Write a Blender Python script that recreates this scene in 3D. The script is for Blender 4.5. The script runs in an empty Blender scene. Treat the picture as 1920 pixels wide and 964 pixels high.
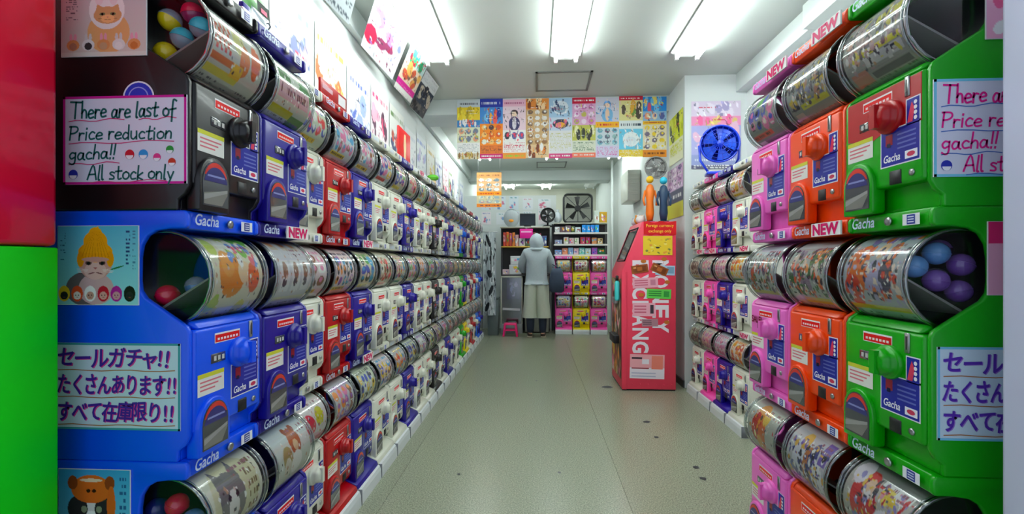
import bpy, bmesh, math, random
import numpy as np
from mathutils import Vector, Matrix

R = math.radians
PI = math.pi
scene = bpy.context.scene
C = scene.collection

# ------------------------------------------------------------------ camera
CAMH = 1.19
cd = bpy.data.cameras.new('camera')
cd.sensor_fit = 'HORIZONTAL'
cd.sensor_width = 36.0
cd.lens = 36.0 * 855.0 / 1920.0
cd.shift_y = 13.0 / 1920.0
cd.clip_start = 0.02
cam = bpy.data.objects.new('camera', cd)
cam.location = (0, 0, CAMH)
cam.rotation_euler = (R(90), 0, R(3.08))
C.objects.link(cam)
scene.camera = cam

# ------------------------------------------------------------------ world / exposure
world = bpy.data.worlds.new('world')
scene.world = world
world.use_nodes = True
wb = world.node_tree.nodes['Background']
wb.inputs[0].default_value = (0.62, 0.72, 0.86, 1)
wb.inputs[1].default_value = 1.0
vs = scene.view_settings
vs.view_transform = 'Standard'
vs.look = 'None'
vs.gamma = 1.0
vs.use_curve_mapping = False
vs.exposure = 0.35
TUBE_POWER = 24.0
try:
    scene.cycles.max_bounces = 8
    scene.cycles.transparent_max_bounces = 16
    scene.cycles.caustics_reflective = False
    scene.cycles.caustics_refractive = False
    scene.cycles.sample_clamp_indirect = 4.0
    scene.cycles.use_denoising = True
except Exception:
    pass

# ------------------------------------------------------------------ colour / material helpers
def lin(c):
    """0-255 sRGB -> linear"""
    out = []
    for v in c[:3]:
        v = v / 255.0
        out.append(v / 12.92 if v <= 0.04045 else ((v + 0.055) / 1.055) ** 2.4)
    return tuple(out)

MATS = {}
def mat(name, rgb=(200, 200, 200), rough=0.5, metal=0.0, coat=0.0, emit=None, spec=0.5, noise=None, bump=None):
    if name in MATS:
        return MATS[name]
    m = bpy.data.materials.new(name)
    m.use_nodes = True
    nt = m.node_tree
    b = nt.nodes['Principled BSDF']
    col = lin(rgb)
    b.inputs['Base Color'].default_value = (*col, 1)
    b.inputs['Roughness'].default_value = rough
    b.inputs['Metallic'].default_value = metal
    b.inputs['Specular IOR Level'].default_value = spec
    if coat:
        b.inputs['Coat Weight'].default_value = coat
        b.inputs['Coat Roughness'].default_value = 0.08
    if emit:
        b.inputs['Emission Color'].default_value = (*emit[0], 1)
        b.inputs['Emission Strength'].default_value = emit[1]
    if noise:   # (scale, amount)
        tc = nt.nodes.new('ShaderNodeTexCoord')
        n = nt.nodes.new('ShaderNodeTexNoise')
        n.inputs['Scale'].default_value = noise[0]
        n.inputs['Detail'].default_value = 5
        nt.links.new(tc.outputs['Object'], n.inputs['Vector'])
        mx = nt.nodes.new('ShaderNodeMixRGB')
        mx.inputs[1].default_value = (*[v * (1 - noise[1]) for v in col], 1)
        mx.inputs[2].default_value = (*[min(1, v * (1 + noise[1])) for v in col], 1)
        nt.links.new(n.outputs['Fac'], mx.inputs[0])
        nt.links.new(mx.outputs[0], b.inputs['Base Color'])
        if bump:
            bp = nt.nodes.new('ShaderNodeBump')
            bp.inputs['Strength'].default_value = bump
            bp.inputs['Distance'].default_value = 0.002
            nt.links.new(n.outputs['Fac'], bp.inputs['Height'])
            nt.links.new(bp.outputs[0], b.inputs['Normal'])
    MATS[name] = m
    return m

def print_mat(name, rough):
    m = bpy.data.materials.new(name)
    m.use_nodes = True
    nt = m.node_tree
    b = nt.nodes['Principled BSDF']
    a = nt.nodes.new('ShaderNodeAttribute')
    a.attribute_name = 'Col'
    nt.links.new(a.outputs['Color'], b.inputs['Base Color'])
    b.inputs['Roughness'].default_value = rough
    b.inputs['Specular IOR Level'].default_value = 0.3
    MATS[name] = m
    return m
PRINT = print_mat('printed_paper', 0.55)
GPRINT = print_mat('printed_gloss', 0.25)

def clear_mat(name, tint=(1, 1, 1), base=0.10, rough=0.06):
    """thin clear plastic: mostly transparent with a fresnel sheen"""
    m = bpy.data.materials.new(name)
    m.use_nodes = True
    nt = m.node_tree
    nt.nodes.clear()
    out = nt.nodes.new('ShaderNodeOutputMaterial')
    tr = nt.nodes.new('ShaderNodeBsdfTransparent')
    tr.inputs[0].default_value = (*tint, 1)
    gl = nt.nodes.new('ShaderNodeBsdfGlossy')
    gl.inputs['Roughness'].default_value = rough
    lw = nt.nodes.new('ShaderNodeLayerWeight')
    lw.inputs[0].default_value = 0.25
    ma = nt.nodes.new('ShaderNodeMath')
    ma.operation = 'MULTIPLY_ADD'
    ma.inputs[1].default_value = 0.55
    ma.inputs[2].default_value = base
    mx = nt.nodes.new('ShaderNodeMixShader')
    nt.links.new(lw.outputs['Fresnel'], ma.inputs[0])
    nt.links.new(ma.outputs[0], mx.inputs[0])
    nt.links.new(tr.outputs[0], mx.inputs[1])
    nt.links.new(gl.outputs[0], mx.inputs[2])
    nt.links.new(mx.outputs[0], out.inputs[0])
    MATS[name] = m
    return m
CLEAR = clear_mat('clear_plastic', (0.95, 0.97, 0.96), 0.11, 0.10)
ENDCLEAR = clear_mat('clear_end', (0.93, 0.95, 0.96), 0.015, 0.10)
RIM = clear_mat('clear_rim', (0.70, 0.76, 0.74), 0.22)
def tinted(name, rgb, alpha):
    m = mat(name, rgb, .12, coat=.8)
    m.node_tree.nodes['Principled BSDF'].inputs['Alpha'].default_value = alpha
    return m
CAPCLEAR = tinted('clear_capsule', (196, 206, 222), .45)
CAPVIOLET = tinted('violet_capsule', (140, 96, 186), .75)
CAPBLUE = tinted('blue_capsule', (104, 158, 216), .75)

WHITE_P = mat('white_plastic', (226, 229, 218), 0.32)
DARK = mat('dark_recess', (14, 13, 18), 0.5)
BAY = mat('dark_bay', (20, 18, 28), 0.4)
STEEL = mat('brushed_steel', (170, 172, 172), 0.3, 0.9)
GREYGLASS = mat('smoky_window', (62, 64, 68), 0.12, coat=0.6)
FLAP = mat('grey_flap', (128, 126, 120), 0.35)

# ------------------------------------------------------------------ mesh builder
class MB:
    def __init__(s):
        s.v = []; s.f = []; s.c = []; s.smooth = []; s.cur = (1, 1, 1)
    def col(s, rgb):
        s.cur = lin(rgb); return s
    def vert(s, p, c=None):
        s.v.append(tuple(p)); s.c.append(c if c is not None else s.cur); return len(s.v) - 1
    def face(s, idx, smooth=False):
        s.f.append(tuple(idx)); s.smooth.append(smooth)
    def poly(s, pts):
        s.face([s.vert(p) for p in pts]); return s
    def box(s, x0, x1, y0, y1, z0, z1):
        i = [s.vert(p) for p in ((x0,y0,z0),(x1,y0,z0),(x1,y1,z0),(x0,y1,z0),(x0,y0,z1),(x1,y0,z1),(x1,y1,z1),(x0,y1,z1))]
        for q in ((0,3,2,1),(4,5,6,7),(0,1,5,4),(1,2,6,5),(2,3,7,6),(3,0,4,7)):
            s.face([i[k] for k in q])
        return s
    def prism(s, pts, axis, a0, a1):
        """extrude a 2-D outline along an axis ('x': pts=(y,z), 'y': pts=(x,z), 'z': pts=(x,y))"""
        def mk(p, a):
            return {'x': (a, p[0], p[1]), 'y': (p[0], a, p[1]), 'z': (p[0], p[1], a)}[axis]
        A = [s.vert(mk(p, a0)) for p in pts]
        B = [s.vert(mk(p, a1)) for p in pts]
        n = len(pts)
        s.face(A[::-1]); s.face(B)
        for k in range(n):
            s.face((A[k], A[(k+1) % n], B[(k+1) % n], B[k]))
        return s
    def lathe(s, prof, n=16, M=None, cap=True, smooth=True):
        """profile [(r,h)] revolved about +z then moved by matrix M"""
        M = M or Matrix()
        rings = []
        for r, h in prof:
            rings.append([s.vert(M @ Vector((r*math.cos(2*PI*k/n), r*math.sin(2*PI*k/n), h))) for k in range(n)])
        for a, b in zip(rings, rings[1:]):
            for k in range(n):
                s.face((a[k], a[(k+1) % n], b[(k+1) % n], b[k]), smooth)
        if cap:
            s.face(rings[0][::-1]); s.face(rings[-1])
        return s
    def tube(s, pts, r, n=8, closed=False):
        pts = [Vector(p) for p in pts]
        rr = r if isinstance(r, (list, tuple)) else [r]*len(pts)
        rings = []
        m = len(pts)
        for k, p in enumerate(pts):
            if closed:
                d = pts[(k+1) % m] - pts[k-1]
            else:
                d = pts[min(k+1, m-1)] - pts[max(k-1, 0)]
            d.normalize()
            up = Vector((0, 0, 1)) if abs(d.z) < 0.9 else Vector((1, 0, 0))
            a = d.cross(up).normalized(); b = d.cross(a).normalized()
            rings.append([s.vert(p + a*rr[k]*math.cos(2*PI*j/n) + b*rr[k]*math.sin(2*PI*j/n)) for j in range(n)])
        prs = list(zip(rings, rings[1:])) + ([(rings[-1], rings[0])] if closed else [])
        for a, b in prs:
            for j in range(n):
                s.face((a[j], b[j], b[(j+1) % n], a[(j+1) % n]), True)
        if not closed:
            s.face(rings[0]); s.face(rings[-1][::-1])
        return s
    def sphere(s, c, r, nu=14, nv=9, h0=-1.0, h1=1.0, sc=(1,1,1)):
        t0, t1 = math.asin(h0), math.asin(h1)
        rings = []
        for j in range(nv+1):
            t = t0 + (t1-t0)*j/nv
            rings.append([s.vert((c[0]+sc[0]*r*math.cos(t)*math.cos(2*PI*k/nu), c[1]+sc[1]*r*math.cos(t)*math.sin(2*PI*k/nu), c[2]+sc[2]*r*math.sin(t))) for k in range(nu)])
        for a, b in zip(rings, rings[1:]):
            for k in range(nu):
                s.face((a[k], a[(k+1) % nu], b[(k+1) % nu], b[k]), True)
        return s
    def sheet(s, canvas, P):
        """colour grid: canvas (h,w,3 linear), P(u,v)->xyz, v=0 is the top row"""
        h, w, _ = canvas.shape
        base = len(s.v)
        for j in range(h):
            for i in range(w):
                s.v.append(tuple(P(i/(w-1), j/(h-1)))); s.c.append(tuple(canvas[j, i]))
        for j in range(h-1):
            for i in range(w-1):
                a = base + j*w + i
                s.face((a, a+w, a+w+1, a+1))
        return s
    def ribbon(s, pts, wd, P):
        """flat marker stroke in (u,v) mapped by P"""
        pts = [Vector((p[0], p[1])) for p in pts]
        if len(pts) < 2: return s
        L = []; Rr = []
        for k, p in enumerate(pts):
            d = pts[min(k+1, len(pts)-1)] - pts[max(k-1, 0)]
            if d.length < 1e-9: d = Vector((1, 0))
            d.normalize(); n = Vector((-d.y, d.x))*wd*0.5
            e = d*wd*0.4 if k in (0, len(pts)-1) else Vector((0, 0))
            if k == 0: e = -e
            L.append(s.vert(P(*(p+n+e)))); Rr.append(s.vert(P(*(p-n+e))))
        for k in range(len(pts)-1):
            s.face((Rr[k], Rr[k+1], L[k+1], L[k]))
        return s
    def text(s, body, size, P, bold=0.0, align='L', sx=1.0, shear=0.0):
        V, F, (x0, x1) = text2d(body, bold)
        off = {'L': -x0, 'C': -(x0+x1)/2, 'R': -x1}[align]
        b = len(s.v)
        for (x, y) in V:
            s.v.append(tuple(P((x+off+shear*y)*size*sx, y*size))); s.c.append(s.cur)
        for f in F:
            s.face([b+k for k in f])
        return s
    def mesh(s, name):
        me = bpy.data.meshes.new(name)
        me.from_pydata(s.v, [], s.f)
        me.polygons.foreach_set('use_smooth', s.smooth)
        at = me.color_attributes.new('Col', 'FLOAT_COLOR', 'POINT')
        a = np.ones((len(s.v), 4), dtype=np.float32)
        if s.v: a[:, :3] = np.array([c[:3] for c in s.c], dtype=np.float32)
        at.data.foreach_set('color', a.ravel())
        me.update()
        return me

TXT = {}
def text2d(body, bold=0.0):
    key = (body, bold)
    if key in TXT: return TXT[key]
    cu = bpy.data.curves.new('t', 'FONT')
    cu.body = body; cu.offset = bold; cu.resolution_u = 3
    o = bpy.data.objects.new('t', cu); C.objects.link(o)
    dg = bpy.context.evaluated_depsgraph_get()
    me = bpy.data.meshes.new_from_object(o.evaluated_get(dg))
    V = [(v.co.x, v.co.y) for v in me.vertices]
    F = [tuple(p.vertices) for p in me.polygons]
    xs = [v[0] for v in V] or [0, 1]
    bpy.data.objects.remove(o); bpy.data.curves.remove(cu); bpy.data.meshes.remove(me)
    TXT[key] = (V, F, (min(xs), max(xs)))
    return TXT[key]

def bevel_mesh(me, width, seg=2, angle=35):
    bm = bmesh.new(); bm.from_mesh(me)
    bmesh.ops.recalc_face_normals(bm, faces=bm.faces)
    es = [e for e in bm.edges if len(e.link_faces) == 2 and e.calc_face_angle(0) > R(angle)]
    bmesh.ops.bevel(bm, geom=es, offset=width, segments=seg, affect='EDGES', profile=0.5, clamp_overlap=True)
    for f in bm.faces: f.smooth = True
    bm.to_mesh(me); bm.free()
    try:
        me.set_sharp_from_angle(angle=R(50))
    except Exception:
        pass
    return me

def fixn(me):
    bm = bmesh.new(); bm.from_mesh(me)
    bmesh.ops.recalc_face_normals(bm, faces=bm.faces)
    bm.to_mesh(me); bm.free()
    return me

def obj(name, me, m=None, parent=None, loc=None, rot=None):
    if isinstance(me, MB): me = me.mesh(name)
    o = bpy.data.objects.new(name, me)
    C.objects.link(o)
    if m is not None and len(me.materials) == 0: me.materials.append(m)
    if parent is not None: o.parent = parent
    if loc is not None: o.location = loc
    if rot is not None: o.rotation_euler = rot
    return o

def objm(name, me, m, parent=None):
    """shared mesh, material kept on the object"""
    o = bpy.data.objects.new(name, me)
    C.objects.link(o)
    if len(me.materials) == 0: me.materials.append(m)
    o.material_slots[0].link = 'OBJECT'
    o.material_slots[0].material = m
    if parent is not None: o.parent = parent
    return o

def tag(o, label, cat, group=None):
    o['label'] = label; o['category'] = cat
    if group: o['group'] = group
    return o
def thing(name, label, cat, loc=(0,0,0), rz=0.0, group=None):
    o = bpy.data.objects.new(name, None)
    o.empty_display_size = 0.05
    C.objects.link(o); o.location = loc; o.rotation_euler = (0, 0, rz)
    return tag(o, label, cat, group)
def struct(name, mb, m, parent=None, bevel=None):
    o = obj(name, mb, m, parent)
    fixn(o.data)
    if bevel: bevel_mesh(o.data, bevel)
    if parent is None: o['kind'] = 'structure'
    return o

ORD = ['first','second','third','fourth','fifth','sixth','seventh','eighth','ninth','tenth','eleventh','twelfth','thirteenth','fourteenth','fifteenth','sixteenth','seventeenth','eighteenth','nineteenth','twentieth','twenty-first','twenty-second']

# ------------------------------------------------------------------ little paint canvas for flat print
class CV:
    def __init__(s, w, h, bg):
        s.w, s.h = w, h
        s.a = np.zeros((h, w, 3), dtype=np.float32); s.a[:] = lin(bg)
        yy, xx = np.mgrid[0:h, 0:w]
        s.X = xx/(w-1.0); s.Y = yy/(h-1.0)
    def put(s, m, c):
        s.a[m] = lin(c); return s
    def rect(s, x0, y0, x1, y1, c):
        return s.put((s.X >= x0) & (s.X <= x1) & (s.Y >= y0) & (s.Y <= y1), c)
    def ell(s, cx, cy, rx, ry, c, rot=0.0):
        dx, dy = s.X-cx, s.Y-cy
        ca, sa = math.cos(rot), math.sin(rot)
        u, v = dx*ca+dy*sa, -dx*sa+dy*ca
        return s.put((u/rx)**2 + (v/ry)**2 <= 1, c)
    def tri(s, p, c):
        m = np.ones_like(s.X, dtype=bool)
        area = (p[1][0]-p[0][0])*(p[2][1]-p[0][1]) - (p[1][1]-p[0][1])*(p[2][0]-p[0][0])
        if area < 0: p = [p[0], p[2], p[1]]
        for k in range(3):
            a, b = p[k], p[(k+1) % 3]
            m &= ((b[0]-a[0])*(s.Y-a[1]) - (b[1]-a[1])*(s.X-a[0])) >= 0
        return s.put(m, c)
    def grad(s, top, bot):
        a, b = np.array(lin(top)), np.array(lin(bot))
        s.a[:] = a + (b-a)*s.Y[..., None]; return s
    def dashes(s, rnd, x0, y0, x1, y1, rows, c, dens=0.65):
        h = (y1-y0)/rows
        for r in range(rows):
            x = x0
            while x < x1:
                w = rnd.uniform(.01, .05)
                if rnd.random() < dens:
                    s.rect(x, y0+r*h+h*.25, min(x+w, x1), y0+r*h+h*.75, c)
                x += w+.015
        return s
    def speckle(s, rnd, x0, y0, x1, y1, n, pal, r=(.02, .08)):
        for _ in range(n):
            s.ell(rnd.uniform(x0, x1), rnd.uniform(y0, y1), rnd.uniform(*r), rnd.uniform(*r), rnd.choice(pal), rnd.uniform(0, 3))
        return s

BRIGHT = [(232,60,60),(245,140,30),(250,210,50),(90,180,70),(70,170,220),(60,80,190),(160,90,190),(240,130,180),(150,90,60),(40,40,50),(250,250,245)]
def label_canvas(seed, w=44, h=48, main=None, paper=None):
    """a capsule-toy display sheet: pale header, rows of toy pictures, yellow note band"""
    rnd = random.Random(seed)
    paper = paper or rnd.choice([(225,228,220),(236,228,205),(214,224,232),(240,220,224),(216,226,200),(232,222,190),(205,205,212)])
    main = main or rnd.sample(BRIGHT, 4)
    c = CV(w, h, paper)
    busy(c, rnd, main, paper)
    return c.a
def busy(c, rnd, main, paper, y0=.30, y1=.74):
    """many small motifs so that the sheet reads as print, not as big blots"""
    c.rect(0, 0, 1, .20, tuple(int(v*.93) for v in paper))
    c.dashes(rnd, .08, .21, .92, .30, 1, rnd.choice(main), .85)
    H = y1-y0
    n = rnd.choice([3, 4, 5])
    for j in range(3):
        for i in range(n):
            x = (i+.5)/n*.9+.05+rnd.uniform(-.03, .03); y = y0+H*(j+.5)/3+rnd.uniform(-.02, .02)
            a = rnd.choice(main); b = rnd.choice(main+[paper, (250, 235, 220)])
            c.ell(x, y, rnd.uniform(.3, .5)/n, H*rnd.uniform(.12, .2), a, rnd.uniform(-.4, .4))
            c.ell(x+rnd.uniform(-.02, .02), y-H*.05, .22/n, H*.08, b)
            if rnd.random() < .6: c.rect(x-.2/n, y+H*.08, x+.2/n, y+H*.12, rnd.choice([(60, 50, 60), (250, 250, 250), a]))
    c.rect(.04, .77, .70, .84, rnd.choice([(238,214,60),(238,214,60),(240,200,60),(230,90,80),(120,190,90)]))
    c.dashes(rnd, .06, .78, .68, .83, 1, (90, 60, 50))
    c.rect(.06, .87, .26, .97, (240, 240, 240))
    c.dashes(rnd, .32, .87, .95, .97, 2, (120, 120, 125))

def poster_canvas(seed, w, h, bands, text=True):
    """bands: [(y0,y1,bg,[blob colours],kind)]"""
    rnd = random.Random(seed)
    c = CV(w, h, (245, 245, 245))
    for (y0, y1, bg, pal, kind) in bands:
        c.rect(0, y0, 1, y1, bg)
        H = y1-y0
        if kind == 'blob':
            c.speckle(rnd, .1, y0+.15*H, .9, y1-.15*H, 10, pal, (.05, .16*min(1, H*2.4)))
        elif kind == 'grid':
            n = max(1, int(H/.1))
            for i in range(3):
                for j in range(n):
                    x, y = .19+.31*i, y0+H*(j+.5)/n
                    c.ell(x, y, .11, H/n*.36, rnd.choice(pal)); c.ell(x+.02, y-.01, .05, H/n*.18, rnd.choice(pal))
        elif kind == 'lines':
            c.dashes(rnd, .06, y0+.1*H, .94, y1-.1*H, max(2, int(H*36)), rnd.choice(pal), .7)
        elif kind == 'figure':
            q = pal
            c.ell(.5, y0+.28*H, .16, .15*H, q[0])
            c.ell(.5, y0+.32*H, .11, .11*H, (245, 215, 190))
            c.ell(.5, y0+.72*H, .24, .30*H, q[1])
            c.ell(.5, y0+.70*H, .09, .26*H, q[2])
        elif kind == 'round':
            c.ell(.5, (y0+y1)/2, .34, H*.36, pal[0]); c.ell(.5, (y0+y1)/2+.08*H, .22, H*.2, pal[1])
            c.speckle(rnd, .08, y0+.1*H, .92, y1-.1*H, 5, pal[2:] or pal, (.03, .06))
        elif kind == 'title':
            c.dashes(rnd, .08, y0+.2*H, .92, y1-.2*H, 1, pal[0], .85)
        if kind in ('blob', 'grid', 'figure', 'round') and h > 40:
            for _ in range(int(60*H)+6):
                a = rnd.choice(pal); f = rnd.uniform(.6, 1.25)
                c.ell(rnd.uniform(.05, .95), rnd.uniform(y0+.06*H, y1-.06*H), rnd.uniform(.012, .05), rnd.uniform(.005, .02), tuple(int(min(255, v*f)) for v in a), rnd.uniform(0, 3))
            for _ in range(int(10*H)+1):
                yy = rnd.uniform(y0+.1*H, y1-.1*H); xx = rnd.uniform(.05, .6)
                c.dashes(rnd, xx, yy, xx+.35, yy+.012, 1, rnd.choice([(250, 250, 250), (60, 60, 70), (206, 40, 70)]), .7)
    return c.a

# ------------------------------------------------------------------ THE ROOM
CEIL = 3.0
m_wall = mat('painted_wall', (222, 228, 226), 0.6, noise=(3.0, 0.03))
m_ceil = mat('painted_ceiling', (205, 212, 206), 0.7, noise=(2.0, 0.02))
m_beam = mat('painted_beam', (214, 222, 219), 0.6)
m_trim = mat('hatch_frame_grey', (120, 122, 118), 0.5)

# speckled sheet vinyl
def floor_mat():
    m = bpy.data.materials.new('speckled_vinyl')
    m.use_nodes = True
    nt = m.node_tree; b = nt.nodes['Principled BSDF']
    tc = nt.nodes.new('ShaderNodeTexCoord')
    n1 = nt.nodes.new('ShaderNodeTexNoise'); n1.inputs['Scale'].default_value = 150; n1.inputs['Detail'].default_value = 3
    nt.links.new(tc.outputs['Object'], n1.inputs['Vector'])
    r = nt.nodes.new('ShaderNodeValToRGB')
    e = r.color_ramp.elements
    e[0].position = .34; e[0].color = (*lin((106, 110, 92)), 1)
    e[1].position = .66; e[1].color = (*lin((164, 170, 146)), 1)
    nt.links.new(n1.outputs['Fac'], r.inputs[0])
    nt.links.new(r.outputs[0], b.inputs['Base Color'])
    b.inputs['Roughness'].default_value = .27
    return m
m_floor = floor_mat()
fl = struct('floor', MB().box(-2.2, 2.4, -1.5, 11.2, -.06, -.004), mat('floor_screed', (96, 92, 80), .8))
for a, b in ((-2.2, -.762), (-.76, .459), (.461, 2.4)):
    obj('vinyl_sheet', fixn(MB().box(a, b, -1.5, 11.2, -.004, 0).mesh('vinyl_sheet')), m_floor, fl)
rnd = random.Random(5)
m_gum = mat('floor_gum_mark', (52, 54, 56), .6)
for (x, y, r) in ((.83, 3.48, .026), (.82, 3.18, .020), (.93, 2.72, .022), (.92, 2.58, .022), (-.44, 2.56, .010), (.13, 2.61, .010), (.0, 4.65, .014), (.68, 4.45, .05)):
    g = MB(); n = 9
    g.poly([(x + r*rnd.uniform(.7, 1.2)*math.cos(2*PI*k/n), y + r*rnd.uniform(.7, 1.2)*math.sin(2*PI*k/n), .0012) for k in range(n)])
    obj('floor_mark', g, m_gum, fl)

struct('ceiling', MB().box(-2.2, 2.4, -1.5, 11.2, CEIL, CEIL+.08), m_ceil)
struct('wall_left', MB().box(-1.55, -1.32, 1.02, 11.2, 0, CEIL), m_wall)
struct('wall_right', MB().box(2.0, 2.2, .9, 4.46, 0, CEIL), m_wall)
struct('wall_right_rear', MB().box(1.42, 2.2, 4.46, 11.2, 0, CEIL), m_wall)
struct('wall_back', MB().box(-1.6, 2.2, 11.0, 11.2, 0, CEIL), mat('back_wall_paint', (196, 196, 180), .6))
struct('trim_1', MB().box(-1.32, -1.27, 1.02, 8.8, 2.83, CEIL), m_beam, bevel=.004)            # ledge along the left wall
struct('trim_2', MB().box(1.86, 2.0, .95, 3.3, 2.83, CEIL), m_beam, bevel=.004)                 # duct along the right wall
struct('trim_3', MB().box(1.90, 2.0, 3.3, 4.46, 2.83, CEIL), m_beam, bevel=.004)
struct('trim_4', MB().box(-1.27, 1.42, 4.97, 5.40, 2.83, CEIL), m_beam, bevel=.004)             # cross beam that carries the posters
struct('trim_5', MB().box(-1.32, 1.42, 8.82, 9.2, 2.80, CEIL), m_beam, bevel=.004)
struct('baseboard_right', MB().box(1.405, 1.42, 4.46, 7.9, 0, .07), mat('dark_skirting', (52, 54, 56), .5))
# ceiling hatches
for n, (x0, x1, y0, y1) in enumerate(((-.01, .53, 4.30, 4.78), (.0, .54, 8.1, 8.6))):
    h = MB()
    w = .022
    h.box(x0, x1, y0, y0+w, CEIL-.008, CEIL).box(x0, x1, y1-w, y1, CEIL-.008, CEIL)
    h.box(x0, x0+w, y0, y1, CEIL-.008, CEIL).box(x1-w, x1, y0, y1, CEIL-.008, CEIL)
    struct('trim_%d' % (6+n), h, m_trim)
# storefront jambs
lj = struct('wall_front_left', MB().box(-1.75, -1.085, .55, .98, .95+.279, 2.6), mat('red_gloss_panel', (224, 0, 48), .25, coat=.4), bevel=.012)
struct('wall_front_left_lower', MB().box(-1.75, -1.085, .55, .98, 0, .95+.277), mat('green_gloss_panel', (0, 214, 0), .5, spec=.3), bevel=.004)
struct('wall_front_right', MB().box(.942, 1.75, .55, .98, 0, 2.6), mat('lilac_white_panel', (206, 208, 232), .4, noise=(6, .03)), bevel=.01)

# ------------------------------------------------------------------ ceiling lamps
m_tube = mat('lit_tube', (255, 255, 255), .4, emit=((.90, 1.0, .97), TUBE_POWER))
m_lamp = mat('lamp_housing_white', (236, 240, 238), .35)
def lamp(x, y0, y1, label, tubes=True):
    L = y1-y0
    t = thing('ceiling_lamp', label, 'lamp', (x, y0, 2.995), 0, 'fluorescent ceiling lamps')
    b = MB().prism([(-.13, 0), (-.13, -.012), (-.05, -.045), (.05, -.045), (.13, -.012), (.13, 0)], 'y', 0, L)
    obj('housing', fixn(b.mesh('housing')), m_lamp, t)
    for sx in (-1, 1):
        M = Matrix.Translation((sx*.085, .03, -.058)) @ Matrix.Rotation(-PI/2, 4, 'X')
        if tubes:
            obj('tube', MB().lathe([(.016, 0), (.016, L-.06)], 10, M), m_tube, t)
        for e0, e1 in ((0, .03), (L-.03, L)):
            obj('socket', fixn(MB().box(sx*.085-.014, sx*.085+.014, e0, e1, -.078, -.01).mesh('socket')), m_lamp, t)
    return t
for side, x in (('left', -.86), ('middle', .25), ('right', 1.27)):
    lamp(x, 2.70, 3.95, 'lit twin-tube ceiling lamp of the %s row just before the poster beam' % side)
    lamp(x, 1.40, 2.65, 'lit twin-tube ceiling lamp of the %s row nearest the storefront' % side)
    lamp(x, 6.35, 7.62, 'lit twin-tube ceiling lamp of the %s row just behind the poster beam' % side)
lamp(-.62, 9.4, 10.6, 'lit twin-tube ceiling lamp at the far back behind the orange hanging poster')
lamp(.22, 9.4, 10.6, 'lit twin-tube ceiling lamp at the far back above the round black fan')
lamp(1.22, 9.4, 10.6, 'unlit ceiling lamp at the far back above the square box fan', tubes=False)

# ------------------------------------------------------------------ CAPSULE MACHINE meshes (front is -y, origin at base centre of the front)
W2 = .1425
HT = .61
def housing_mesh():
    b = MB()
    b.prism([(.40, 0), (.40, HT), (.012, HT), (.012, .566), (.205, .566), (.205, .335), (.03, .318), (.03, 0)], 'x', -.132, .132)
    prof = [(.40, 0), (.40, HT), (.012, HT), (.006, .600), (.006, .572), (.012, .566)]
    prof += [(.05, .566), (.085, .561), (.108, .548), (.122, .525), (.127, .495), (.128, .44), (.125, .415), (.112, .397)]
    prof += [(.03, .343), (.008, .327), (.002, .312), (.002, .06), (.012, .04), (.03, .026), (.03, 0)]
    b.prism(prof, 'x', -W2, -.128)
    b.prism(prof, 'x', .128, W2)
    me = b.mesh('housing')
    return bevel_mesh(me, .005, 2, 40)
ME = {}
ME['housing'] = housing_mesh()
# front body box, stepped like the moulded one: wide top, hood over it, dispensing nose at lower left
def front_mesh():
    b = MB()
    b.box(-.130, .130, -.004, .05, .062, .318)
    b.prism([(-.004, .318), (.03, .318), (.03, .338), (.012, .338)], 'x', -.12, .12)
    return bevel_mesh(b.mesh('front_panel'), .011, 3, 30)
ME['front'] = front_mesh()
def door_frame_mesh():
    b = MB()
    out = [(-.128, .002), (-.020, .002), (-.016, .01), (-.016, .075)] + [(-.072+.056*math.cos(a), .078+.064*math.sin(a)) for a in [R(k) for k in range(0, 181, 20)]] + [(-.128, .075)]
    b.prism(out, 'y', -.014, .02)
    return bevel_mesh(b.mesh('door_frame'), .004, 2, 50)
ME['door'] = door_frame_mesh()
def door_win():
    b = MB()
    out = [(-.117, .016), (-.027, .016), (-.026, .070)] + [(-.072+.046*math.cos(a), .076+.055*math.sin(a)) for a in [R(k) for k in range(0, 181, 15)]] + [(-.118, .070)]
    b.prism(out, 'y', -.0155, -.010)
    return fixn(b.mesh('door_window'))
ME['window'] = door_win()
def door_art():
    b = MB()
    y = -.0160
    arc = lambda r0, r1, n=12: [(-.072+r0[0]*math.cos(R(k)), y, .094+r0[1]*math.sin(R(k))) for k in range(15, 166, 15)]
    b.col((206, 56, 44)); b.poly([(-.072+.043*math.cos(R(k)), y, .076+.052*math.sin(R(k))) for k in range(20, 161, 10)])
    b.col((52, 52, 112)); b.poly([(-.072+.043*math.cos(R(k)), y-.0003, .066+.050*math.sin(R(k))) for k in range(14, 167, 8)])
    b.col((130, 134, 190)); b.poly([(-.104, y-.0006, .090), (-.040, y-.0006, .090), (-.042, y-.0006, .095), (-.102, y-.0006, .095)])
    b.col((120, 118, 112)); b.poly([(-.115, y, .02), (-.05, y, .02), (-.03, y, .05), (-.03, y, .062), (-.115, y, .048)])
    b.col((150, 150, 146)); b.poly([(-.115, y-.0003, .030), (-.03, y-.0003, .056), (-.03, y-.0003, .064), (-.115, y-.0003, .044)])
    return b.mesh('door_sticker')
ME['door_art'] = door_art()
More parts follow.
